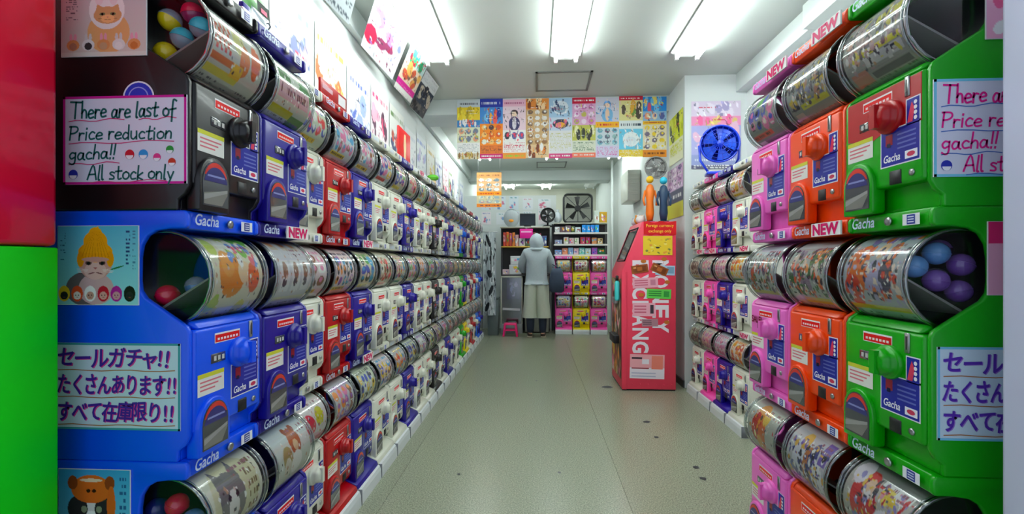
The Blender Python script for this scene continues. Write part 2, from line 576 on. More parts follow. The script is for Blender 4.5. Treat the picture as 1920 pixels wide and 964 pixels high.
def knob_mesh():
    b = MB()
    n = 24
    prof = [(.042, 0), (.042, .008), (.039, .011), (.034, .012), (.035, .024), (.031, .034), (.020, .040), (.0, .042)]
    rings = []
    for q, (r, h) in enumerate(prof):
        ring = []
        for k in range(n):
            a = 2*PI*k/n
            m = 1.0 if q < 3 else 1.0 - .10*(0.5+0.5*math.cos(6*a))
            ring.append(b.vert((.032+r*m*math.cos(a), -.004-h, .236+r*m*math.sin(a))))
        rings.append(ring)
    for a, c in zip(rings, rings[1:]):
        for k in range(n):
            b.face((a[k], a[(k+1) % n], c[(k+1) % n], c[k]), True)
    b.box(.023, .041, -.050, -.03, .207, .265)
    me = b.mesh('knob')
    return fixn(me)
ME['knob'] = knob_mesh()
ME['slot'] = bevel_mesh(MB().box(.078, .092, -.0075, -.003, .268, .316).mesh('coin_slot'), .0015, 1)
ME['slothole'] = MB().box(.0835, .0865, -.0079, -.007, .276, .308).mesh('slot_opening')
ME['price'] = bevel_mesh(MB().box(-.075, -.022, -.006, -.003, .224, .248).mesh('counter_window'), .001, 1)
def price_digits():
    b = MB().col((196, 196, 190))
    P = lambda u, v: (-.071+u, -.0064, .230+v)
    for k in range(3): b.poly([P(.004+.015*k, 0), P(.013+.015*k, 0), P(.013+.015*k, .012), P(.004+.015*k, .012)])
    return b.mesh('counter_digits')
ME['digits'] = price_digits()
def red_sticker():
    b = MB()
    P = lambda u, v, d=0: (-.062+u, -.0046-d, .274+v)
    q = lambda x0, y0, x1, y1, d: b.poly([P(x0, y0, d), P(x1, y0, d), P(x1, y1, d), P(x0, y1, d)])
    b.col((240, 240, 240)); q(0, 0, .1, .026, 0)
    b.col((222, 26, 26)); q(.002, .002, .098, .0215, .0004)
    b.col((250, 220, 220))
    for k in range(7): q(.01+.012*k, .007, .018+.012*k, .013, .0008)
    return b.mesh('notice_sticker')
ME['red'] = red_sticker()
def note_sticker():
    b = MB()
    P = lambda u, v, d=0: (-.122+u, -.0046-d, .150+v)
    q = lambda x0, y0, x1, y1, d: b.poly([P(x0, y0, d), P(x1, y0, d), P(x1, y1, d), P(x0, y1, d)])
    b.col((232, 232, 224)); q(0, 0, .095, .055, 0)
    b.col((206, 206, 60)); q(0, .044, .095, .055, .0004)
    b.col((214, 120, 130))
    for k in range(3): q(.008, .032-.010*k, .085-.012*k, .036-.010*k, .0004)
    return b.mesh('caution_sticker')
ME['note'] = note_sticker()
def guide_sticker():
    b = MB()
    y0 = -.0046
    P = lambda u, v, d=0: (u, y0-d, v)
    q = lambda x0, z0, x1, z1, d: b.poly([P(x0, z0, d), P(x1, z0, d), P(x1, z1, d), P(x0, z1, d)])
    b.col((232, 232, 240)); q(.000, .112, .122, .205, 0); q(.080, .20, .122, .262, 0)
    b.col((34, 42, 150)); q(.003, .115, .119, .202, .0004); q(.083, .199, .119, .259, .0004)
    b.col((214, 60, 90)); b.poly([P(.085, .205, .0008), P(.100, .205, .0008), P(.106, .235, .0008), P(.098, .252, .0008), P(.092, .235, .0008)])
    b.col((236, 236, 242))
    for k in range(4): b.poly([P(.109+.005*math.cos(R(a)), .212+.012*k+.005*math.sin(R(a)), .0012) for a in range(0, 360, 45)])
    b.col((96, 108, 190))
    for k in range(4): q(.055, .150+.011*k, .110, .154+.011*k, .0008)
    b.col((150, 30, 50)); q(.018, .165, .040, .192, .0008)
    b.col((20, 20, 60)); q(.022, .160, .034, .170, .0012)
    b.col((240, 240, 248)); q(.078, .121, .114, .140, .0008)
    b.col((205, 60, 90)); b.poly([P(.096+.012*math.cos(R(a)), .1305+.006*math.sin(R(a)), .0012) for a in range(0, 360, 30)])
    b.col((244, 244, 250)); b.text('Gacha', .026, lambda u, v: P(.010+u, .124+v, .0008), .015, 'L', .82, .2)
    return b.mesh('guide_sticker')
ME['guide'] = guide_sticker()
ME['return'] = bevel_mesh(MB().box(.030, .066, -.0065, .01, .066, .100).mesh('coin_return'), .0015, 1)
ME['lock'] = fixn(MB().lathe([(.008, 0), (.008, .004), (.003, .005)], 12, Matrix.Translation((.098, -.003, .086)) @ Matrix.Rotation(PI/2, 4, 'X')).mesh('lock'))
def strip_logo():
    b = MB().col((206, 222, 248))
    b.text('Gacha', .040, lambda u, v: (-.120+u, .0042, .577+v), .015, 'L', .85, .2)
    return b.mesh('strip_logo')
ME['logo'] = strip_logo()
ME['striplock'] = fixn(MB().lathe([(.011, 0), (.011, .004), (.005, .005)], 14, Matrix.Translation((.012, .0065, .588)) @ Matrix.Rotation(PI/2, 4, 'X')).mesh('strip_lock'))
def maker_tag():
    b = MB()
    q = lambda x0, z0, x1, z1, d: b.poly([(x0, .0046-d, z0), (x1, .0046-d, z0), (x1, .0046-d, z1), (x0, .0046-d, z1)])
    b.col((236, 238, 242)); q(.058, .573, .108, .600, 0)
    b.col((52, 66, 150)); q(.071, .575, .095, .598, .0004)
    b.col((200, 206, 230))
    for k in range(3): q(.074, .579+.006*k, .092, .582+.006*k, .0008)
    return b.mesh('maker_sticker')
ME['maker'] = maker_tag()
# the drum: axis along x
DY, DZ, DR = .082, .4425, .1165
DX = .1185
def arc_pts(r, a0, a1, n):
    return [(DY - r*math.cos(a0+(a1-a0)*k/n), DZ + r*math.sin(a0+(a1-a0)*k/n)) for k in range(n+1)]
def drum_mesh():
    b = MB()
    ps = arc_pts(DR, R(-105), R(105), 28)
    A = [b.vert((-DX, p[0], p[1])) for p in ps]; B = [b.vert((DX, p[0], p[1])) for p in ps]
    for k in range(len(ps)-1): b.face((A[k], B[k], B[k+1], A[k+1]), True)
    return b.mesh('drum')
ME['drum'] = drum_mesh()
def drum_back_mesh():
    b = MB()
    r = DR-.004
    ps = arc_pts(r, R(100), R(260), 18)
    A = [b.vert((-DX, p[0], p[1])) for p in ps]; B = [b.vert((DX, p[0], p[1])) for p in ps]
    for k in range(len(ps)-1): b.face((A[k], B[k], B[k+1], A[k+1]), True)
    return b.mesh('drum_back')
ME['drum_back'] = drum_back_mesh()
def rim_mesh(s):
    b = MB()
    ring = [(s*DX, DY-(DR+.001)*math.cos(R(k)), DZ+(DR+.001)*math.sin(R(k))) for k in range(0, 360, 10)]
    b.tube(ring, .0042, 6, True)
    ring = [(s*(DX-.012), DY-(DR+.001)*math.cos(R(k)), DZ+(DR+.001)*math.sin(R(k))) for k in range(-110, 111, 10)]
    b.tube(ring, .0022, 5)
    return b.mesh('drum_rim')
ME['rimL'] = rim_mesh(-1); ME['rimR'] = rim_mesh(1)
def end_mesh(s):
    b = MB()
    b.face([b.vert((s*(DX-.002), DY-DR*math.cos(R(k)), DZ+DR*math.sin(R(k)))) for k in range(0, 360, 10)])
    return b.mesh('drum_end')
ME['endL'] = end_mesh(-1); ME['endR'] = end_mesh(1)
def chute_mesh():
    b = MB()
    b.prism([(-.028, .447), (-.030, .443), (.10, .362), (.105, .366)], 'x', -DX+.004, DX-.004)
    return fixn(b.mesh('chute'))
ME['chute'] = chute_mesh()
def label_mesh(canvas):
    b = MB()
    r = DR-.0035
    a0, a1 = R(88), R(-72)
    def P(u, v):
        a = a0+(a1-a0)*v
        return (-DX+.016+u*(2*DX-.034), DY-r*math.cos(a), DZ+r*math.sin(a))
    b.sheet(canvas, P)
    me = b.mesh('display_sheet')
    for p in me.polygons: p.use_smooth = True
    return me
def new_card():
    b = MB()
    b.col((242, 240, 238)).box(-.005, .135, -.006, -.001, .566, .607)
    b.col((206, 20, 96)).text('NEW', .046, lambda u, v: (.065+u, -.0066, .571+v), .05, 'C', 1.15)
    return b.mesh('new_card')
ME['new'] = new_card()
def apron_mesh():
    b = MB()
    b.prism([(.06, .026), (.040, .024), (-.026, -.006), (-.034, -.03), (-.034, -.05), (.06, -.05)], 'x', -.142, .142)
    return bevel_mesh(b.mesh('apron'), .004, 2, 30)
ME['apron'] = apron_mesh()
def kerb_mesh():
    b = MB()
    b.prism([(.06, -.05), (-.034, -.05), (-.034, -.024), (-.044, -.03), (-.050, -.05), (-.053, -.10), (.06, -.10)], 'x', -.142, .142)
    return fixn(b.mesh('kerb_rail'))
ME['kerb'] = kerb_mesh()
ME['plinth'] = MB().box(-.14, .14, .06, .39, -.10, 0).mesh('plinth')
ME['kjoint'] = bevel_mesh(MB().box(.1370, .1421, -.0555, .0, -.1, -.022).mesh('rail_joint'), .001, 1)
m_kerb = mat('kerb_white', (214, 220, 222), .4)
m_kjoint = mat('joint_grey', (120, 124, 130), .5)

PAINT = {
 'white': (224, 226, 210), 'dark blue': (24, 8, 134), 'red': (172, 0, 10), 'black': (18, 15, 18), 'sky blue': (0, 84, 240),
 'green': (2, 158, 0), 'orange': (242, 70, 0), 'pink': (240, 108, 200), 'hot pink': (246, 84, 178), 'yellow': (240, 214, 0), 'light blue': (16, 108, 226)}
def paint(c):
    return mat('paint_'+c.replace(' ', '_'), PAINT[c], .32, coat=.15, spec=.4)

def machine(color, loc, rz, label, group, seed, panel=None, knob=None, new=False, base=False, detail=True, canvas=None, sheetres=(44, 48), ends=True):
    t = thing('capsule_machine', label, 'capsule machine', loc, rz, group)
    m = paint(color); mk = paint(knob or color)
    objm('housing', ME['housing'], m, t)
    fp = objm('front_panel', ME['front'], m, t)
    if panel:
        mp = MB(); mp.prism([(-.122, .21), (-.03, .19), (.0, .20), (.124, .20), (.124, .312), (-.122, .312)], 'y', -.0045, -.002)
        obj('panel_insert', fixn(mp.mesh('panel_insert')), paint(panel), fp)
    dr = objm('drum', ME['drum'], CLEAR, t)
    objm('drum_rim', ME['rimL'], RIM, dr); objm('drum_rim', ME['rimR'], RIM, dr)
    if ends:
        objm('drum_end', ME['endL'], ENDCLEAR, dr); objm('drum_end', ME['endR'], ENDCLEAR, dr)
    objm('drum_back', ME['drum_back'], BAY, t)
    objm('chute', ME['chute'], FLAP, t)
    sh = label_mesh(canvas if canvas is not None else label_canvas(seed, *sheetres))
    obj('display_sheet', sh, GPRINT, t)
    objm('knob', ME['knob'], mk, t)
    dd = objm('door_frame', ME['door'], m, t)
    objm('door_window', ME['window'], GREYGLASS, dd)
    objm('guide_sticker', ME['guide'], GPRINT, t)
    objm('coin_return', ME['return'], DARK, t)
    objm('caution_sticker', ME['note'], GPRINT, t)
    objm('notice_sticker', ME['red'], GPRINT, t)
    if detail:
        objm('door_sticker', ME['door_art'], GPRINT, dd)
        sl = objm('coin_slot', ME['slot'], STEEL, t)
        objm('slot_opening', ME['slothole'], DARK, sl)
        pw = objm('counter_window', ME['price'], GREYGLASS, t)
        objm('counter_digits', ME['digits'], GPRINT, pw)
        objm('lock', ME['lock'], STEEL, t)
        objm('strip_lock', ME['striplock'], STEEL, t)
        objm('strip_logo', ME['logo'], GPRINT, t)
        if not new: objm('maker_sticker', ME['maker'], GPRINT, t)
    if new:
        c = objm('new_card', ME['new'], GPRINT, t)
        c['label'] = 'white NEW card with magenta letters'
    if base:
        objm('apron', ME['apron'], m, t)
        objm('kerb_rail', ME['kerb'], m_kerb, t)
        objm('plinth', ME['plinth'], DARK, t)
        objm('rail_joint', ME['kjoint'], m_kjoint, t)
    return t

TIER = [('top', .10+2*HT), ('middle', .10+HT), ('bottom', .10)]
# --- left row
X_LF, X_LB = -.835, -.912
YB = [1.055, 1.340] ; YE = 1.625
left_seq = {1: ['black', 'sky blue', 'sky blue'], 2: ['dark blue']*3, 3: ['white']*3, 4: ['red']*3, 5: ['dark blue']*3, 6: ['white']*3, 7: ['white']*3,
 8: ['dark blue']*3, 9: ['white']*3, 10: ['white']*3, 11: ['white', 'black', 'black'], 12: ['white']*3, 13: ['dark blue']*3, 14: ['white']*3, 15: ['white']*3,
 16: ['light blue', 'green', 'green'], 17: ['dark blue', 'dark blue', 'yellow'], 18: ['white']*3, 19: ['red']*3, 20: ['white']*3, 21: ['dark blue', 'light blue', 'light blue'], 22: ['white', 'dark blue', 'dark blue']}
left_seq[11][0] = 'black'
NEWS_L = {(2, 1), (5, 1), (5, 2), (9, 0)}
LSHEET = {}
def cat_sheet(kind):
    c = CV(96, 96, (226, 226, 206))
    rnd = random.Random(kind)
    if kind == 1:      # orange kitten, green/yellow edges
        c.a[:] = lin((232, 226, 200)); c.speckle(rnd, 0, 0, 1, .3, 26, [(120,190,60),(200,220,90),(240,240,220)], (.04, .12)); c.speckle(rnd, 0, .75, 1, 1, 22, [(170,200,70),(220,210,80),(240,240,220)], (.04, .12))
        c.ell(.36, .52, .24, .20, (236,140,40)); c.ell(.30, .42, .12, .12, (240,160,70)); c.ell(.62, .5, .14, .1, (240,210,170)); c.ell(.8, .55, .12, .14, (226,96,52)); c.speckle(rnd, .4, .22, .95, .42, 16, [(110,150,220),(240,110,130),(250,250,250)], (.03, .06))
    elif kind == 2:    # grey kitten
        c.ell(.5, .5, .44, .40, (214,210,170)); c.ell(.40, .5, .24, .26, (120,116,118)); c.tri([(.18,.36),(.24,.16),(.36,.3)], (110,106,108)); c.tri([(.48,.28),(.58,.14),(.62,.36)], (110,106,108)); c.ell(.40, .56, .10, .16, (232,228,222)); c.ell(.33, .46, .03, .03, (30,30,34)); c.ell(.48, .46, .03, .03, (30,30,34)); c.ell(.41, .58, .03, .02, (40,40,44)); c.dashes(rnd, .72, .2, .92, .8, 6, (120,96,60), .9)
    elif kind == 3:    # brown bear toy against pale sky
        c.grad((206,222,236), (210,206,170)); c.ell(.58, .38, .15, .16, (176,88,44)); c.ell(.48, .24, .05, .05, (150,70,36)); c.ell(.68, .24, .05, .05, (150,70,36)); c.ell(.58, .42, .07, .06, (226,190,150)); c.ell(.56, .6, .16, .12, (240,236,230)); c.ell(.3, .5, .13, .12, (170,150,96)); c.ell(.3, .6, .1, .1, (220,210,190)); c.dashes(rnd, .1, .82, .9, .92, 1, (150,140,120), .9)
    elif kind == 4:    # checked toys, orange creatures
        c.a[:] = lin((206, 204, 190)); c.rect(0, 0, 1, .3, (176,182,174))
        for i in range(8):
            for j in range(5):
                if (i+j) % 2: c.rect(.02+.04*i, .40+.045*j, .06+.04*i, .445+.045*j, (214,74,30))
        c.ell(.5, .45, .12, .12, (220,214,130)); c.ell(.62, .6, .1, .14, (226,120,40)); c.ell(.85, .55, .1, .16, (228,96,30)); c.rect(0, .66, .5, .72, (206,110,40)); c.rect(0, .76, .6, .84, (226,206,60)); c.rect(.42, .66, .62, .78, (240,190,40))
    elif kind == 5:    # green leaves and pink lettering band
        c.a[:] = lin((206, 214, 196)); c.rect(0, 0, 1, .28, (196,202,196)); c.ell(.2, .45, .2, .12, (60,120,50)); c.ell(.82, .5, .18, .14, (50,130,50)); c.rect(.05, .5, .95, .68, (226,176,186)); c.dashes(rnd, .1, .52, .9, .66, 1, (120,40,70), .9); c.rect(0, .76, .6, .86, (206,196,40)); c.rect(.6, .8, 1, .95, (80,140,50))
    elif kind == 6:    # framed little toys
        c.a[:] = lin((214, 214, 222)); 
        for x in (.12, .44, .74): c.rect(x, .04, x+.2, .26, (206,196,176)); c.ell(x+.1, .14, .07, .07, (222,150,100))
        for x in (.1, .42, .72):
            c.rect(x, .38, x+.24, .72, (232,232,236)); c.ell(x+.12, .5, .07, .1, (150,110,90)); c.ell(x+.1, .62, .06, .05, (90,80,96))
        c.rect(.05, .78, .95, .84, (222,222,190))
    elif kind == 7:    # red figures
        c.a[:] = lin((190, 184, 176)); c.rect(0, 0, 1, .25, (150,150,150)); c.ell(.32, .45, .2, .26, (206,30,36)); c.ell(.38, .36, .08, .1, (230,190,160)); c.ell(.5, .62, .1, .22, (200,40,40)); c.ell(.28, .75, .1, .2, (110,160,170)); c.ell(.72, .6, .2, .16, (236,232,236)); c.ell(.72, .56, .1, .06, (220,180,170)); c.rect(.5, .22, .95, .3, (240,240,240)); c.rect(.55, .3, .8, .38, (226,196,40)); c.ell(.15, .25, .12, .12, (230,220,232)); c.speckle(rnd, .55, .25, .98, .48, 10, [(226,150,170),(150,140,200),(240,220,100)], (.02, .05))
    elif kind == 8:    # white and violet figures
        c.a[:] = lin((196, 196, 204)); c.rect(0, 0, 1, .2, (210,212,214)); c.ell(.32, .5, .16, .22, (222,222,236)); c.ell(.38, .3, .1, .1, (226,176,70)); c.ell(.56, .55, .12, .22, (196,120,70)); c.ell(.66, .5, .1, .24, (60,64,130)); c.ell(.8, .62, .14, .2, (236,236,240)); c.rect(.78, .2, .95, .45, (120,96,180)); c.ell(.2, .68, .12, .12, (90,100,160))
    elif kind == 9:    # gold and red figures on clear
        c.a[:] = lin((186, 190, 178)); c.ell(.4, .4, .2, .22, (226,150,40)); c.ell(.3, .5, .14, .18, (196,44,40)); c.ell(.55, .55, .12, .2, (220,110,50)); c.ell(.6, .35, .1, .1, (240,200,90)); c.ell(.45, .72, .12, .14, (220,150,50))
    elif kind == 10:   # orange and violet team
        c.a[:] = lin((176, 184, 190)); c.speckle(rnd, .05, .1, .95, .3, 14, [(206,110,60),(150,120,190),(90,120,150),(226,226,226)], (.04, .08)); c.ell(.25, .48, .18, .24, (226,110,30)); c.ell(.18, .66, .16, .14, (214,56,26)); c.ell(.55, .55, .14, .16, (176,170,206)); c.ell(.74, .52, .1, .2, (60,56,80)); c.rect(.0, .78, 1, .84, (206,206,50)); c.rect(.1, .84, .28, .96, (220,220,222)); c.ell(.55, .3, .08, .08, (230,190,150))
    elif kind == 11:   # grey printed sheet with yellow text
        c.a[:] = lin((150, 152, 146)); c.speckle(rnd, .05, .38, .7, .62, 24, [(96,90,104),(176,150,150),(206,150,130),(70,66,70)], (.03, .07)); c.rect(.55, .36, .95, .44, (206,196,40)); c.rect(.35, .60, .95, .65, (206,206,40)); c.rect(.35, .66, .95, .74, (196,196,196)); c.rect(.05, .74, .32, .88, (196,130,110)); c.rect(.36, .80, .95, .86, (90,90,96)); c.rect(0, .0, 1, .22, (184,188,182))
    elif kind == 12:
        c.a[:] = lin((146, 150, 146)); c.speckle(rnd, .05, .4, .95, .7, 28, [(90,80,90),(206,176,60),(120,120,150),(190,140,120),(60,60,66)], (.03, .07)); c.rect(.3, .72, .95, .78, (206,206,60)); c.rect(.05, .8, .25, .92, (196,170,160)); c.rect(0, 0, 1, .25, (184,188,182))
    elif kind == 13:
        c.a[:] = lin((178, 184, 184)); c.rect(0, .08, 1, .3, (200,210,216)); c.speckle(rnd, .05, .4, .95, .72, 24, [(214,90,50),(90,120,80),(120,96,120),(190,170,150)], (.03, .08)); c.rect(.05, .76, .95, .82, (190,190,90))
    elif kind == 14:
        c.a[:] = lin((176, 184, 178)); c.speckle(rnd, .05, .3, .95, .72, 30, [(226,90,40),(236,140,60),(60,110,60),(150,130,150),(226,206,190)], (.04, .09)); c.rect(.3, .78, .95, .86, (210,206,50)); c.rect(.05, .72, .25, .92, (206,206,200)); c.rect(0, .12, 1, .24, (206,214,220))
    elif kind == 15:   # red and yellow candies
        c.a[:] = lin((232, 222, 224)); c.ell(.35, .5, .2, .12, (226,50,80), .4); c.ell(.72, .45, .16, .12, (214,206,40)); c.ell(.5, .72, .3, .08, (236,180,200)); c.rect(0, 0, 1, .2, (216,220,214))
    if kind >= 7:
        base = {7: [(206,30,36),(240,232,236),(60,56,70),(226,180,60),(150,140,200)], 8: [(60,64,130),(236,236,240),(226,176,70),(120,96,180),(50,50,60)], 9: [(226,150,40),(196,44,40),(240,220,150),(90,70,60)],
                10: [(226,110,30),(214,56,26),(60,56,90),(176,170,206),(240,220,200),(40,44,60)], 11: [(90,84,96),(176,150,150),(206,196,60),(50,48,54),(206,206,204)], 12: [(90,80,90),(206,176,60),(120,120,150),(56,56,62),(206,206,204)],
                13: [(206,90,50),(80,110,70),(100,84,110),(60,60,66),(226,226,226)], 14: [(226,90,40),(60,110,60),(120,100,130),(50,50,56),(236,210,190)], 15: [(226,50,80),(214,206,40),(236,180,200)]}[kind]
        n_ = 20 if kind in (9, 15) else 130
        for _ in range(n_):
            x, y = rnd.uniform(.03, .97), rnd.uniform(.26, .75)
            a = rnd.choice(base)
            if rnd.random() < .6: c.ell(x, y, rnd.uniform(.01, .04), rnd.uniform(.01, .045), a, rnd.uniform(0, 3))
            else: c.rect(x, y, x+rnd.uniform(.02, .08), y+rnd.uniform(.008, .025), a)
    # fine print over every sheet: small captions, specks and a thin rule
    c.speckle(rnd, .04, .3, .96, .74, 40, [(245,245,240),(245,245,240),(70,60,64),(190,150,120),(226,200,190)], (.006, .022))
    c.dashes(rnd, .05, .86, .95, .97, 3, (120, 116, 116), .6)
    c.dashes(rnd, .5, .22, .96, .34, 2, (150, 90, 110), .6)
    return c.a
NEAR_SHEETS = {(1,0): 4, (2,0): 5, (1,1): 1, (2,1): 6, (1,2): 2, (2,2): 3, (3,2): 15}
for k in range(1, 23):
    for t, (tn, z) in enumerate(TIER):
        if k <= 2: y = YB[k-1]+.1425; x = X_LF
        else: y = 1.630+.289*(k-3)+.1435; x = X_LB
        c = left_seq[k][t]
        lab = '%s capsule machine, %s from the storefront in the %s tier of the left row' % (c, ORD[k-1], tn)
        near = (k, t) in NEAR_SHEETS
        cv = cat_sheet(NEAR_SHEETS[(k, t)]) if near else None
        res = (56, 60) if k < 6 else ((40, 44) if k < 11 else (22, 24))
        machine(c, (x, y, z), R(90), lab, 'capsule machines along the left wall', 100*k+t, new=((k, t) in NEWS_L), base=(t == 2), detail=(k < 15), canvas=cv, sheetres=res)
# --- right row, front stacks
X_RF, X_RB = .885, 1.450
RS = {(0,0): 11, (1,0): 12, (0,1): 10, (1,1): 14, (2,1): 13, (0,2): 7, (1,2): 8, (2,2): 9}
for k, c in enumerate(('green', 'orange', 'pink')):
    for t, (tn, z) in enumerate(TIER):
        lab = '%s capsule machine in the %s tier of the front stack on the right' % (c, tn)
        cv = cat_sheet(RS[(k, t)]) if (k, t) in RS else label_canvas(771+k*3+t, 60, 60, paper=(150, 152, 148))
        mc_ = machine(c, (X_RF, 1.075+.288*k+.1425, z), R(-90), lab, 'capsule machines in the right front stacks', 900+3*k+t, panel=('red' if (k, t) == (0, 0) else None),
                knob=('red' if (k, t) == (0, 0) else None), new=((k, t) in ((1, 1), (1, 0), (2, 0))), base=(t == 2), canvas=cv)
        if (k, t) == (2, 1):
            obj('sale_lettering', MB().col((120, 10, 40)).text('SALE!', .036, lambda u, v: (-.118+u, -.0072, .247+v), .03, 'L', .95), GPRINT, mc_)
# --- right row, rear stacks (white, dark blue, hot pink, white)
for k, c in enumerate(('white', 'dark blue', 'hot pink', 'white')):
    for t, (tn, z) in enumerate(TIER):
        where = ['half hidden by pink stack', 'third from column', 'second from column', 'beside the column'][k]
        lab = '%s capsule machine, %s tier of right rear row, %s' % (c, tn, where)
        cols = [[(238,150,40),(240,200,60),(200,80,50)], [(206,150,190),(220,120,160)], [(230,150,170),(200,160,200)], [(120,110,100),(150,140,130)]][k]
        cv = label_canvas(2000+4*t+k, 44, 48, main=(cols*3)[:4])
        machine(c, (X_RB, 3.185+.289*k+.1435, z), R(-90), lab, 'capsule machines in the right rear row', 1200+3*k+t, new=((k, t) in ((0, 1), (0, 2), (2, 1), (3, 1))), base=(t == 2), canvas=cv)

# plain end panel strips seen on the near sides: cards and hand-lettered signs ---------------------------------
GLY = {
 'T': (.80, [[(0,1),(.78,.97)],[(.38,1),(.34,0)]]), 'h': (.46, [[(.06,1),(.03,0)],[(.03,.28),(.18,.48),(.33,.38),(.36,0)]]),
 'e': (.48, [[(.05,.25),(.38,.32),(.33,.47),(.16,.49),(.03,.25),(.13,.03),(.40,.08)]]), 'r': (.40, [[(.05,.5),(.05,0)],[(.05,.28),(.16,.47),(.33,.46)]]),
 'a': (.52, [[(.36,.45),(.16,.5),(.03,.25),(.12,.02),(.3,.14),(.37,.5),(.37,.1),(.46,.02)]]), 'l': (.24, [[(.08,1),(.06,.06),(.15,0)]]),
 's': (.42, [[(.34,.45),(.16,.5),(.06,.38),(.3,.2),(.27,.04),(.03,.04)]]), 't': (.44, [[(.19,.85),(.16,.1),(.25,0),(.37,.06)],[(0,.52),(.40,.56)]]),
 'o': (.50, [[(.22,.5),(.05,.38),(.05,.12),(.22,0),(.40,.13),(.40,.38),(.22,.5)]]), 'f': (.46, [[(.42,.92),(.26,1),(.18,.8),(.14,-.25)],[(0,.42),(.40,.48)]]),
 'P': (.58, [[(.05,0),(.09,.95)],[(.0,.93),(.42,.92),(.52,.7),(.36,.5),(.08,.44)]]), 'i': (.22, [[(.08,.5),(.07,0)],[(.08,.70),(.09,.76)]]),
 'c': (.44, [[(.36,.42),(.2,.5),(.04,.28),(.12,.03),(.37,.06)]]), 'd': (.50, [[(.35,.40),(.18,.48),(.03,.22),(.15,.02),(.34,.14)],[(.39,1),(.37,0)]]),
 'u': (.50, [[(.04,.5),(.05,.1),(.2,0),(.35,.16)],[(.37,.5),(.38,0)]]), 'n': (.48, [[(.05,.5),(.04,0)],[(.04,.28),(.2,.49),(.35,.38),(.37,0)]]),
 'g': (.50, [[(.36,.44),(.16,.5),(.03,.28),(.14,.06),(.34,.18)],[(.38,.5),(.36,-.2),(.2,-.34),(.03,-.24)]]), 'A': (.66, [[(0,0),(.32,1),(.58,0)],[(.1,.35),(.48,.37)]]),
 'k': (.44, [[(.06,1),(.05,0)],[(.36,.5),(.07,.22),(.38,0)]]), 'y': (.46, [[(.03,.5),(.2,.08)],[(.40,.5),(.14,-.32)]]), '!': (.20, [[(.12,1),(.08,.3)],[(.07,.08),(.06,.01)]]), ' ': (.30, [])}
def smooth_line(pl):
    if len(pl) < 3: return pl
    out = []
    for k in range(len(pl)-1):
        p0 = pl[max(k-1, 0)]; p1 = pl[k]; p2 = pl[k+1]; p3 = pl[min(k+2, len(pl)-1)]
        for q in range(4):
            t = q/4
            f = lambda a, b, c, d: .5*((2*b)+(-a+c)*t+(2*a-5*b+4*c-d)*t*t+(-a+3*b-3*c+d)*t**3)
            out.append((f(p0[0], p1[0], p2[0], p3[0]), f(p0[1], p1[1], p2[1], p3[1])))
    out.append(pl[-1])
    return out
def handwrite(b, s, x, y, size, width, P, rnd):
    """marker lettering; returns end x.  A line is squeezed to the given width"""
    tot = sum(GLY[c][0] for c in s)
    sx = width/(tot*size)
    for c in s:
        adv, pls = GLY[c]
        jy = rnd.uniform(-.04, .04)*size; js = rnd.uniform(.94, 1.06); sh = .06+rnd.uniform(-.04, .04)
        for pl in pls:
            pl = smooth_line(pl)
            b.ribbon([(x+(px+sh*py)*size*sx, y+jy+py*size*js) for px, py in pl], size*.115, P)
        x += adv*size*sx
    return x
def jp(t, nm, c, s, x, y, size, width, P, rnd, bold=.012):
    wt = [.42 if ch == '!' else .8 if ch == 'ャ' else 1.0 for ch in s]
    unit = width/sum(wt)
    for ch, wd in zip(s, wt):
        V, F, (x0, x1) = text2d(ch, bold)
        ang = rnd.uniform(-.07, .07); jy = rnd.uniform(-.03, .03)*size; js = rnd.uniform(.95, 1.08)
        ca, sa = math.cos(ang), math.sin(ang)
        b = MB().col(c)
        for (px, py) in V:
            qx, qy = (px-(x0+x1)/2), (py-.38)*js
            qx, qy = qx*ca-qy*sa, qx*sa+qy*ca
            b.v.append(tuple(P(x+unit*wd*.5+(qx+.10*qy)*size*min(1.0, unit/size*1.08), y+jy+(qy+.38)*size))); b.c.append(b.cur)
        for f in F: b.face(f)
        obj(nm, b, PRINT, t)
        x += unit*wd

